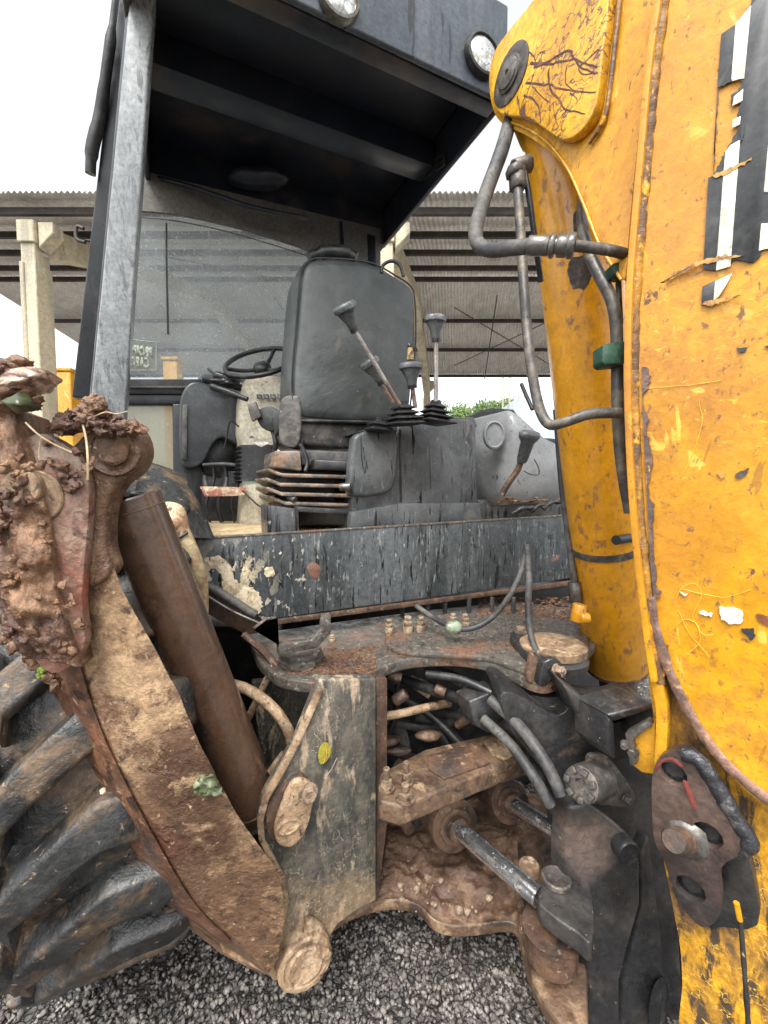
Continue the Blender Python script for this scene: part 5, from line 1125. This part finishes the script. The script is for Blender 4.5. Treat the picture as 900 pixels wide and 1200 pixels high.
# lower eye with vertical pin
c = P(648, 1060, .835); 
bm = NB(); lathe(bm, c - Zz * .115, Zz, [(0, .050), (.05, .052), (.052, .055), (.062, .055), (.064, .060)], 40); part('lower_pin_barrel', bm, m_rustm, king)
eye = [(596, 1040), (616, 1018), (640, 1008), (672, 1004), (690, 1060), (684, 1096), (664, 1082), (640, 1072), (616, 1060)]
slab('rod_eye', sp2([(630, 1054), (642, 1068), (660, 1082), (676, 1092), (694, 1104), (694, 1050), (682, 1014), (660, 1008), (640, 1026)], 3), ZP(.41), Zz * -.04, m_cast, king, b=.008, seg=3)
vd = hit(652, 1032, ZP(.412)); bm = NB(); lathe(bm, vd, Zz, [(0, .03), (.008, .03), (.010, .026), (.006, .018), (.006, 0)], 32); part('eye_pin_top', bm, m_pin, king)
bm = NB(); lathe(bm, P(620, 1022, .95), Zz, [(0, .022), (.02, .022), (.024, .018), (.024, 0)], 28, 1, 1); part('clay_lump_boss', bm, m_dust, king)
slab('lower_skid_plate', [(612, 1092), (686, 1130), (690, 1215), (668, 1215), (640, 1178), (624, 1150)], ZP(.235), Zz * -.02, m_mudplate, lp, b=.004)
# dark opening at the very bottom of the kingpost
bm = NB(); lathe(bm, hit(772, 1176, YP(.886)), -F, [(0, .062), (.002, .062), (.0021, .054), (-.001, .053), (-.001, 0)], 32, .58, 1, fx=Rt); part('drain_hole', bm, m_blk, king)
bm = NB(); poly(bm, [P(*p) for p in [(755, 860, 1.0), (830, 860, .95), (860, 1215, .9), (770, 1215, .98)]], F * .1); part('gap_shade_slab', bm, m_blk)  # black slab standing in for the shade in the hollow beside the kingpost
def jag(q, amp=1.2):
    out = []
    for i, a in enumerate(q):
        c = q[(i + 1) % len(q)]; L_ = math.hypot(c[0] - a[0], c[1] - a[1]); n = max(1, int(L_ / 3))
        for k in range(n): t = k / n; s = rnd.uniform(-1, 1) * min(amp, L_ * .12); out.append((a[0] + (c[0] - a[0]) * t - (c[1] - a[1]) / L_ * s, a[1] + (c[1] - a[1]) * t + (c[0] - a[0]) / L_ * s))
    return out
# ---- boom ------------------------------------------------------------------
BP = PL3((738, 400, .72), (900, 400, .60), (765, 800, .72)); Bn = -BP[1]     # Bn points back to the camera side
def bo(off): return pl(BP[0] + Bn * off, BP[1])
mainq = [(745, -40), (950, -40), (950, 1000), (905, 952), (866, 920), (836, 880), (808, 834), (786, 790), (768, 740), (756, 690), (746, 600), (740, 500), (739, 400), (744, 300), (752, 200), (762, 100)]
rows = []
# smooth plate as a fine sheet so that dents and dirt have something to sit on
def edgex(y):
    pts = [(-60, 776), (100, 757), (200, 750), (300, 742), (400, 739), (500, 740), (600, 746), (690, 756), (740, 768), (790, 786), (834, 808), (880, 836), (920, 866), (952, 905), (990, 960)]
    for (y0, x0), (y1, x1) in zip(pts, pts[1:]):
        if y <= y1: return x0 + (x1 - x0) * (y - y0) / (y1 - y0)
    return 960
ys = list(range(-60, 960, 25))
for y in ys:
    x0 = min(edgex(y), 948); rows.append([hit(x0 + (955 - x0) * t, y, BP) for t in (0, .25, .5, .75, 1)])
boom = part('boom_side_plate', grid(rows, -Bn * .13, 3, .0018, 5, 2, 3), m_yel, smooth=60)
# edge flange: narrow bright strip and weld bead beside it
fl_l = spline([Vector((x, y, 0)) for x, y in [(772, -60), (766, 0), (755, 80), (747, 170), (739, 260), (733, 340), (731, 420), (732, 500), (736, 580), (743, 660), (753, 740), (762, 800)]], 5)
def strip(name, line, w0, off, dep, m, par, b=.0015):
    n = len(line); a = [(p.x, p.y) for p in line]; c = [(p.x + (w0(i / n) if callable(w0) else w0), p.y) for i, p in enumerate(line)]
    bm = NB(); A = [hit(x, y, bo(off)) for x, y in a]; B = [hit(x, y, bo(off)) for x, y in c]
    va, vb = addv(bm, A), addv(bm, B); vc, vd = addv(bm, [p - Bn * dep for p in A]), addv(bm, [p - Bn * dep for p in B])
    for i in range(n - 1):
        for q in ((va[i], va[i + 1], vb[i + 1], vb[i]), (vb[i], vb[i + 1], vd[i + 1], vd[i]), (vd[i], vd[i + 1], vc[i + 1], vc[i]), (vc[i], vc[i + 1], va[i + 1], va[i])): bm.faces.new(q)
    bm.faces.new((va[0], vb[0], vd[0], vc[0])); bm.faces.new((va[-1], vc[-1], vd[-1], vb[-1]))
    return part(name, bev(bm, b, 2, 50), m, par, smooth=40)
strip('boom_edge_flange', fl_l, 8, .016, .10, m_yel, boom)
m_groove = mat('worn_weld_bead_paint', (.42, .20, .02), [('noise', (.13, .07, .035), 24, .44, .56, (1, 1, .3), {}), ('noise', (.09, .05, .045), 6, .60, .64, (1, 1, .4), {'rough': .7}), ('noise', (.75, .4, .03), 40, .58, .66, None, {})], rough=(.3, .6), bump=[(80, .003)])
bm = NB(); tube(bm, [hit(p.x + 12, p.y, bo(.0)) for p in fl_l], .0085, 10, 3, .25); part('weld_bead', bm, m_groove, boom, smooth=60)
m_bare = mat('rust_bared_steel', (.10, .07, .065), [('noise', (.2, .12, .09), 30, .5, .6, None, {}), ('noise', (.78, .42, .02), 12, .60, .62, (1, 1, .5), {})], rough=(.4, .65), bump=[(60, .002)])
ln = spline([Vector((x, y, 0)) for x, y in [(752, 430), (753, 480), (756, 540), (759, 600), (762, 660), (766, 700)]], 14)
strip('bared_edge_strip', ln, lambda t: max(.4, 5 + 9 * noise.noise(Vector((t * 9, 0, 0))) + 7 * noise.noise(Vector((t * 40, 3, 0)))), .0045, .003, m_bare, boom, b=0)
# rust brown rim curving round the foot of the boom
rim = spline([Vector((x, y, 0)) for x, y in [(762, 700), (768, 735), (780, 775), (796, 812), (818, 852), (846, 890), (880, 922), (925, 956), (960, 985)]], 8)
n = len(rim); bm = NB(); V = []
for i, p in enumerate(rim):
    q = rim[min(n - 1, i + 1)] - rim[max(0, i - 1)]; q = Vector((q.y, -q.x, 0)).normalized(); w_ = 12 + 3 * noise.noise(p * .05)
    if q.x < 0: q = -q
    a, b_ = p - q * w_ * .5, p + q * w_ * .5; h = .008 + .003 * noise.noise(p * .06)
    V.append([bm.verts.new(hit(a.x, a.y, bo(-.02))), bm.verts.new(hit(a.x, a.y, bo(h))), bm.verts.new(hit(p.x, p.y, bo(h + .003))), bm.verts.new(hit(b_.x, b_.y, bo(h))), bm.verts.new(hit(b_.x, b_.y, bo(-.02)))])
for A, B in zip(V, V[1:]):
    for j in range(4): bm.faces.new((A[j], A[j + 1], B[j + 1], B[j]))
    bm.faces.new((A[4], A[0], B[0], B[4]))
bm.faces.new(V[0]); bm.faces.new(V[-1][::-1]); bev(bm, .002, 2, 50)
part('foot_rim', bm, mat('worn_rust_rim', (.24, .14, .10), [('noise', (.13, .08, .065), 14, .48, .6, None, {}), ('noise', (.42, .24, .12), 40, .58, .66, None, {}), ('noise', (.66, .34, .03), 14, .58, .60, None, {})], rough=(.35, .7), bump=[(60, .003)]), boom, smooth=50)
# lower boom foot: scratched yellow sheet set back behind the rim
rows = []
def lx(y): return np.interp(y, [760, 800, 855, 900, 910, 980, 1050, 1110, 1150, 1215], [758, 760, 768, 766, 768, 772, 786, 797, 800, 794])
for y in range(760, 1230, 22):
    x0 = float(lx(y)); rows.append([hit(x0 + (960 - x0) * t, y, bo(-.03 if t > 0 else -.032)) for t in (0, .25, .5, .75, 1)])
part('boom_foot', grid(rows, -Bn * .06, 4, .003, 9, 5), m_yelold, smooth=60)
slab('boom_foot_tab', [(742, 856), (768, 846), (768, 908), (752, 906), (740, 896)], bo(-.015), -Bn * .03, m_yel, b=.003)
strip('boom_foot_edge', spline([Vector((x, y, 0)) for x, y in [(757, 770), (762, 800), (768, 830), (768, 860), (766, 900)]], 4), 14, .006, .03, m_yel, bpy.data.objects['boom_foot'])
# clamp bracket beside it
cbk = slab('pipe_clamp_bracket', [(732, 860), (758, 845), (764, 850), (741, 868), (746, 896), (738, 898)], bo(-.0), -Bn * .02, m_steel, b=.002)
bolt('clamp_bolt', hit(733, 872, bo(0)), Bn, .006, .012, m_steel, cbk); bolt('clamp_bolt', hit(742, 880, bo(-.01)), Bn, .008, .012, m_steel, cbk)
# brown steel pivot plate with three holes
pq = sp2([(764, 915), (770, 892), (788, 880), (806, 882), (820, 893), (836, 918), (852, 948), (876, 984), (866, 1002), (850, 1012), (843, 1026), (846, 1062), (838, 1080), (824, 1087), (808, 1074), (794, 1054), (780, 1014), (767, 985), (764, 950)], 4)
bpn = bo(.022)
m_bpl = mat('oxblood_steel_plate', (.05, .034, .028), [('noise', (.10, .066, .052), 10, .46, .6, None, {}), ('noise', (.035, .03, .028), 9, .52, .64, None, {'rough': .3}), ('noise', (.3, .24, .2), 90, .67, .72, None, {})], rough=(.3, .6), bump=[(60, .0016), (12, .002)])
def holed(name, outline, holes, plane, back, m, par):
    """plate with real round holes: bridge outline to hole rings through a constrained triangulation"""
    from mathutils.geometry import delaunay_2d_cdt
    p0, nrm = plane; ex = (hit(outline[0][0] + 40, outline[0][1], plane) - hit(outline[0][0], outline[0][1], plane)).normalized(); ey = nrm.cross(ex).normalized()
    o3 = [hit(x, y, plane) for x, y in outline]; loops = [[((p - p0).dot(ex), (p - p0).dot(ey)) for p in o3]]
    cs = []
    for hx, hy, r in holes:
        c = hit(hx, hy, plane); c2 = ((c - p0).dot(ex), (c - p0).dot(ey)); cs.append((c2, r, c)); loops.append([(c2[0] + r * math.cos(k * math.pi / 14), c2[1] + r * math.sin(k * math.pi / 14)) for k in range(28)])
    pts, edges = [], []
    for lo_ in loops:
        s = len(pts); pts += [Vector(q) for q in lo_]; edges += [(s + i, s + (i + 1) % len(lo_)) for i in range(len(lo_))]
    r = delaunay_2d_cdt(pts, edges, [], 1, 1e-6); bm = NB(); vv = [bm.verts.new(p0 + ex * q.x + ey * q.y) for q in r[0]]
    for f in r[2]:
        cx = sum(r[0][i].x for i in f) / len(f); cy = sum(r[0][i].y for i in f) / len(f)
        if any((cx - c2[0]) ** 2 + (cy - c2[1]) ** 2 < (rr2 * .98) ** 2 for c2, rr2, _ in cs): continue
        bm.faces.new([vv[i] for i in f])
    for v in [v for v in bm.verts if not v.link_faces]: bm.verts.remove(v)
    ex_ = bmesh.ops.extrude_face_region(bm, geom=bm.faces[:]); bmesh.ops.translate(bm, vec=back, verts=[e for e in ex_['geom'] if isinstance(e, bmesh.types.BMVert)])
    bev(bm, .0025, 2, 60); return part(name, bm, m, par, smooth=40), cs
hp, cs = holed('pivot_plate', pq, [(789, 907, .0195), (829, 979, .0205), (809, 1042, .021)], bpn, -Bn * .022, m_bpl, None)
for c2, r, c in cs:
    bm = NB(); lathe(bm, c - Bn * .020, Bn, [(0, 0), (0, .006), (.001, .0062), (.001, r * .62), (.008, r * .66), (.008, r * 1.02)], 28); part('hole_bushing', bm, m_cast, hp, smooth=35)
m_red = mat('red_paint_trace', (.20, .045, .035), [('noise', (.15, .05, .04), 50, .52, .6, None, {})], rough=(.4, .6))
for q in ([(768, 900), (776, 890), (790, 889), (800, 898), (797, 899), (789, 892), (778, 892), (770, 903)], [(800, 915), (806, 918), (813, 935), (816, 948), (811, 944), (804, 928)]):
    slab('red_paint_mark', sp2(q, 4), bo(.0232), -Bn * .0015, m_red, hp, b=.0003)
# heavy black weld along the plate's right edge
bm = NB(); tube(bm, [hit(x, y, bo(.014)) for x, y in [(800, 882), (818, 890), (834, 912), (850, 938), (864, 962), (878, 985), (870, 1000)]], .012, 12, 5, .3); part('weld_lip', bm, mat('dark_shiny_weld', (.05, .05, .055), [('noise', (.16, .15, .15), 40, .52, .6, None, {})], rough=(.15, .4), metal=.5, bump=[(60, .004)]), hp, smooth=60)
slab('gusset', sp2([(846, 1000), (872, 996), (884, 1030), (888, 1086), (846, 1088), (830, 1086)], 3), bo(-.012), -Bn * .03, m_cast, hp, b=.005)
a = hit(804, 984, bo(.02)); bm = NB(); lathe(bm, a, P(764, 988, .60) - a, [(0, .019), (.055, .019), (.060, .016), (.060, 0)], 28); st = part('stub_pin', bm, m_rustm, hp)
bm = NB(); lathe(bm, a - Bn * .002, Bn, [(0, .034), (.006, .030), (.012, .021)], 24); rough(bm, .003, 70); part('stub_weld', bm, m_steel, hp)
tb('lock_wire', [(864, 1062, .60), (868, 1085, .60), (871, 1120, .60), (874, 1160, .59), (878, 1215, .58)], .0032, m_cast, n=8, jit=.5)
bm = NB(); cyl(bm, P(863, 1058, .60), P(867, 1078, .60), .004, n=8); part('lock_wire_end', bm, m_yel)

# upper bracket with hinge boss
UPq = UP(.675); Un = -Rt
def uo(off): return UP(.675 - off)
slab('boom_bracket', sp2([(772, -60), (690, -60), (645, -15), (610, 25), (584, 52), (574, 80), (574, 112), (582, 138), (598, 150), (622, 162), (652, 186), (672, 216), (690, 262), (704, 290), (716, 314), (728, 326), (733, 322), (738, 260), (748, 160), (760, 60)], 3), uo(0), -Un * .03, m_yel, b=.004, seg=3)
brk = bpy.data.objects['boom_bracket']
m_stain = mat('yellow_paint_with_branching_stains', YEL, [('noise', (.84, .45, .03), 6, .45, .62, None, {}),
    ('crack', (.13, .05, .045), 13, .055, .022, (1, 1, 1.3), {'warp': .6, 'rough': .6, 'seed': 3, 'gate': (9, .44, .5), 'where': (tuple(hit(650, 100, UP(.65)) - Vector((.2, 1.4, 0))), .10, .07)}), ('crack', (.25, .11, .07), 55, .06, .02, None, {'warp': .5, 'gate': (10, .48, .56), 'seed': 6, 'where': (tuple(hit(650, 110, UP(.65)) - Vector((.2, 1.4, 0))), .10, .07)}), ('noise', (.15, .07, .06), 30, .62, .66, (1, 1, .5), {'seed': 9})], rough=(.3, .5), bump=[(60, .001)], coat=.25)
slab('hinge_boss_plate', sp2([(716, -60), (660, -58), (630, -8), (600, 30), (582, 56), (576, 84), (576, 108), (582, 130), (598, 136), (618, 138), (636, 150), (658, 164), (676, 158), (692, 138), (700, 112), (706, 60), (713, 0)], 3), uo(.020), -Un * .02, m_stain, brk, b=.0035, seg=3)
m_stn = mat('dark_root_like_stain', (.075, .032, .030), [('noise', (.2, .08, .04), 60, .5, .6, None, {})], rough=(.5, .8))
rs_ = random.Random(5)
def stain(q, r):
    pts = [hit(560 + x / 5 + rs_.uniform(-.3, .3), y / 5 + rs_.uniform(-.3, .3), uo(.0202)) for x, y in q]; pts = spline(pts, 3)
    pts = [p + noise.noise_vector(p * 130) * .0022 for p in pts]; pts = [p + Un * (.0003 - (p - Rt * .675).dot(Un) + .0202) for p in pts]
    bm = NB(); tube(bm, pts, [r * (1 - .6 * k / len(pts)) for k in range(len(pts))], 5, 0, .4); 
    for v in bm.verts: v.co -= Un * ((v.co - Rt * .675).dot(Un) - .0203) * .75
    part('branching_stain', bm, m_stn, brk)
for q, r in (([(330, 390), (400, 365), (470, 320), (540, 298), (560, 340), (600, 390), (640, 410), (700, 430)], .0024), ([(310, 370), (420, 378), (480, 360), (560, 350), (620, 370), (700, 395)], .0024), ([(600, 385), (640, 350), (690, 300), (712, 285)], .0018),
    ([(280, 485), (380, 492), (420, 495), (480, 520), (560, 530), (640, 540), (690, 540)], .0019), ([(420, 400), (415, 440), (425, 520), (470, 580), (510, 640), (560, 650), (630, 665)], .0023), ([(270, 560), (330, 590), (360, 640), (370, 720)], .0020), ([(230, 560), (240, 620), (260, 680), (340, 720)], .0022),
    ([(520, 380), (515, 440), (530, 500), (590, 545)], .0014), ([(330, 430), (300, 520), (260, 600), (250, 660)], .0018), ([(440, 600), (450, 680), (470, 740)], .0012), ([(340, 350), (360, 310), (390, 300)], .0010), ([(590, 400), (630, 440), (690, 420)], .0013), ([(320, 500), (370, 560), (430, 600)], .0012), ([(540, 540), (580, 580), (570, 620)], .0010), ([(290, 300), (330, 330), (340, 380)], .0014)): stain(q, r)
c = hit(599, 88, uo(.020)); bm = NB(); lathe(bm, c, Un, [(0, .053), (.003, .053), (.004, .051), (.004, .033), (.008, .032), (.009, .030), (.0095, .005), (.006, .004), (.006, 0)], 44); part('hinge_pin', bm, m_pin, brk, smooth=40)
bm = NB(); lathe(bm, c + Un * .0092, Un, [(0, .027), (.003, .026), (.004, .022), (.004, .006), (.001, .005)], 40); part('pin_cap', bm, m_steel, brk)
bm = NB(); tube(bm, [hit(x, y, uo(.006)) for x, y in [(730, -40), (722, 40), (715, 100), (708, 140), (690, 168)]], .004, 10, 6, .2); part('weld_bead', bm, m_groove, brk)
bm = NB(); tube(bm, [hit(x, y, uo(.002)) for x, y in [(590, 142), (612, 148), (640, 166), (664, 196), (684, 240), (702, 286), (728, 328)]], .0028, 8, 6, .3); part('edge_bead', bm, m_yel, brk)
slab('inner_web', [(600, 150), (640, 168), (612, 178), (608, 170)], uo(-.03), -Un * .04, m_yel, brk, b=.003)
# thin bright scratches where a branch has scraped the paint
m_scr = mat('bright_scratch', (.84, .50, .06), rough=(.4, .6), fa=.05)
for q in ([(792, 700), (800, 688), (816, 684), (822, 700), (812, 720), (822, 742), (836, 744)], [(786, 740), (800, 726), (816, 732), (820, 752), (806, 766)], [(794, 715), (812, 748), (832, 770)], [(798, 560), (812, 530), (822, 500), (820, 470)], [(800, 690), (846, 700), (880, 690)], [(760, 455), (800, 452), (846, 446)]):
    bm = NB(); tube(bm, [p + noise.noise_vector(p * 60) * .002 for p in spline([hit(x, y, bo(.0022)) for x, y in q], 5)], .0004, 4, 0, .5)
    part('scratch_line', bm, m_scr, boom)
# peeled decal: black letter shapes with off-white bars on the boom side
dcl = slab('decal_black_field', [(885, -20), (905, -20), (950, -20), (950, 286), (894, 286), (891, 300), (882, 308), (862, 304), (850, 310), (836, 317), (824, 315), (830, 208), (836, 206)] + jag([(836, 206), (846, 184), (860, 160), (866, 150), (864, 134), (868, 120), (858, 122), (856, 112), (866, 104), (870, 96), (864, 91), (855, 97), (842, 103)]) + [(841, 98), (845, 40), (862, 28), (880, 4)], bo(.0035), -Bn * .0014, m_decb, boom, b=.0003)
def bar(q): slab('decal_white_bar', q, bo(.0045), -Bn * .0012, m_decw, dcl, b=.0002)
bar([(862, 28), (880, 6), (872, 92), (868, 92), (858, 95), (857, 92)]); bar([(860, 113), (871, 104), (870, 118), (858, 124)]); bar([(859, 140), (868, 136), (867, 146), (858, 150)])
bar([(856, 170), (867, 164), (856, 312), (839, 317), (848, 200), (850, 178)]); bar([(900, 170), (906, 168), (950, 168), (950, 225), (895, 225)]); bar([(892, 262), (950, 258), (950, 286), (896, 292), (889, 294)])
slab('decal_black_scrap', [(823, 336), (838, 328), (836, 354), (822, 358)], bo(.0035), -Bn * .0014, m_decb, boom, b=.0003)
bar([(838, 330), (858, 320), (852, 332), (842, 348), (836, 352)])
def flake(q, m=m_flake, off=.0052, nm='paint_flake'): slab(nm, [(x + rnd.uniform(-.5, .5), y + rnd.uniform(-.5, .5)) for x, y in jag(q)], bo(off), -Bn * .002, m, boom, b=0)
flake([(834, 206), (850, 200), (864, 192), (882, 185), (872, 193), (852, 204), (838, 209)]); flake([(774, 332), (790, 318), (820, 306), (850, 298), (872, 300), (850, 303), (820, 311), (792, 324)])
flake([(822, 356), (845, 348), (868, 346), (850, 352), (830, 360)]); flake([(866, 165), (872, 146), (870, 163)], m_decb)
m_white = mat('bare_white_primer', (.72, .70, .62), [('noise', (.5, .4, .25), 60, .58, .64, None, {})], rough=(.5, .7))
flake([(843, 712), (856, 711), (872, 718), (870, 730), (858, 732), (846, 726)], m_white, .003, 'primer_chip'); flake([(868, 738), (882, 736), (886, 746), (878, 751), (874, 744)], m_decb, .003, 'primer_chip')
flake([(886, 720), (900, 722), (902, 734), (890, 730)], mat('rust_chip', (.2, .07, .03), rough=(.6, .8)), .003, 'primer_chip')
flake([(820, 716), (836, 719), (834, 723), (820, 719)], m_white, .003, 'primer_chip'); flake([(796, 693), (806, 696), (802, 700)], m_white, .003, 'primer_chip')
flake([(864, 408), (876, 407), (872, 413), (866, 413)], m_decb, .003, 'primer_chip'); flake([(862, 556), (878, 548), (874, 558), (864, 561)], m_pin, .003, 'primer_chip'); flake([(840, 554), (850, 555), (846, 562)], m_flake, .003, 'primer_chip'); flake([(896, 406), (905, 404), (903, 410)], m_decb, .003, 'primer_chip')
flake([(765, 752), (782, 756), (780, 790), (772, 800), (764, 780)], m_groove, .004, 'primer_chip')

# ---- boom cylinder and its plumbing -------------------------------------
c0, c1 = P(662, 120, .96), P(722, 779, 1.28); d = (c1 - c0).normalized(); Lc = (c1 - c0).length
bm = NB(); lathe(bm, c0, d, [(0, .08), (.02, .09), (Lc * .5, .09), (Lc - .012, .09), (Lc - .010, .089), (Lc, .089)], 64)
bc = part('boom_cylinder', bm, m_ycyl, smooth=40)
bm = NB(); lathe(bm, c1 - d * .012, d, [(0, .091), (.010, .091), (.014, .089), (.014, .05)], 64); part('cylinder_gland_ring', bm, m_bare, bc)
bm = NB(); cyl(bm, c1, c1 + d * .14, .053, .053, 40); part('piston_rod', bm, m_rustm, bc)
t = .713; bm = NB(); lathe(bm, c0 + d * (Lc * t), d, [(0, .0905), (0, .0935), (.019, .0935), (.019, .0905)], 64); part('steel_band', bm, m_steel, bc)
bm = NB(); cyl(bm, P(740, 630, 1.1), P(722, 633, 1.05), .012, n=12); part('band_latch', bm, m_blk, bc)
bm = NB(); cyl(bm, P(676, 728, 1.13), P(680, 708, 1.13), .018, n=16, c=.002); hexa(bm, P(680, 724, 1.12), P(690, 724, 1.12), .016); part('port_boss', bm, m_ycyl, bc)
tb('cylinder_rod_guard', [(652, 480, 1.2), (658, 560, 1.2), (665, 620, 1.2), (674, 690, 1.2)], .010, m_hose, bc, n=8)
bm = NB(); hexa(bm, P(673, 682, 1.2), P(675, 706, 1.2), .018); part('pipe_fitting', bm, m_steel, bc)
# bare scraped patch on the cylinder
def ycy(x, y, off):    # point on the cylinder surface facing us
    dr = ray(x, y); o = CAM - c0; a_ = dr - d * dr.dot(d); b_ = o - d * o.dot(d); A, B_, C_ = a_.dot(a_), 2 * a_.dot(b_), b_.dot(b_) - (.090 + off) ** 2
    return CAM + dr * ((-B_ - math.sqrt(max(0, B_ * B_ - 4 * A * C_))) / (2 * A))
for nm, q, m in (('scraped_patch', [(668, 305), (688, 300), (694, 318), (688, 336), (672, 338), (666, 322)], m_pin), ('scraped_patch', [(672, 252), (680, 246), (682, 272), (674, 278)], m_pin)):
    bm = NB(); q = sp2(q, 4); q = [(x + rnd.uniform(-1, 1), y + rnd.uniform(-1.5, 1.5)) for x, y in q]; A = [ycy(x, y, .0008) for x, y in q]; cx = sum(x for x, y in q) / len(q); cy_ = sum(y for x, y in q) / len(q)
    vc = bm.verts.new(ycy(cx, cy_, .0012)); va = addv(bm, A); vb = addv(bm, [p - (p - c0 - d * (p - c0).dot(d)).normalized() * .002 for p in A])
    for i in range(len(A)): j = (i + 1) % len(A); bm.faces.new((vc, va[i], va[j])); bm.faces.new((va[j], va[i], vb[i], vb[j]))
    bm.faces.new(vb[::-1]); part(nm, bm, m, bc, smooth=60)
# hoses and pipes
tb('pressure_hose', [(598, 140, 1.02), (588, 176, .97), (570, 225, .92), (559, 262, .87), (559, 284, .85), (574, 293, .83), (598, 291, .79), (624, 288, .76)], [.0155, .015, .0142, .0136, .013, .0128], m_hose, n=18)
ho = tb('bracket_pipe', [(672, 288, .73), (700, 291, .73), (718, 294, .73), (734, 298, .74)], .0088, m_pipe, n=14)
bm = NB(); a, b_ = P(619, 288, .76), P(674, 288, .73); e = (b_ - a)
cyl(bm, a, a + e * .45, .0158, n=20, c=.001); hexa(bm, a + e * .46, a + e * .58, .019); cyl(bm, a + e * .58, a + e * .62, .012, n=12); hexa(bm, a + e * .62, a + e * .86, .0175); hexa(bm, a + e * .84, a + e * 1.0, .0195); part('hose_coupling', bm, m_steel, ho)
ho = tb('return_pipe', [(606, 212, .87), (610, 270, .86), (614, 340, .84), (620, 410, .80), (628, 462, .79), (636, 488, .78), (646, 498, .77), (664, 494, .75), (692, 485, .74), (726, 484, .75)], .0092, m_pipe, n=16)
bm = NB(); hexa(bm, P(606, 204, .87), P(607, 222, .87), .0165); cyl(bm, P(603, 196, .87), P(605, 206, .87), .019, n=6, c=.002); cyl(bm, P(602, 198, .88), P(620, 192, .89), .017, n=8, c=.002); part('elbow_fitting', bm, m_pin, ho)
tb('thin_black_hose', [(614, 198, .88), (620, 230, .88), (628, 290, .90), (634, 330, .93)], .006, m_blk, n=8)
ho = tb('boom_pipe', [(684, 216, .90), (682, 258, .86), (688, 290, .82), (702, 322, .79), (716, 350, .76), (722, 380, .76), (723, 420, .765), (724, 480, .77), (728, 540, .78), (738, 600, .79)], .0102, m_pipe, n=16)
slab('pipe_clamp', [(706, 404), (728, 398), (733, 400), (733, 426), (710, 428), (706, 424)], pl(P(716, 413, .735), (-.2, 1, 0)), Yv * .035, m_grn, ho, b=.003)
slab('pipe_clamp', [(718, 308), (732, 305), (732, 322), (720, 322)], pl(P(726, 313, .745), (-.2, 1, 0)), Yv * .03, m_grn, ho, b=.003)
tb('bright_pipe', [(724, 305, .78), (725, 340, .78), (727, 380, .78)], .005, m_steel, n=8)
tb('drain_hose', [(611, 450, 1.35), (616, 462, 1.33), (624, 480, 1.3)], .006, m_blk, n=8)
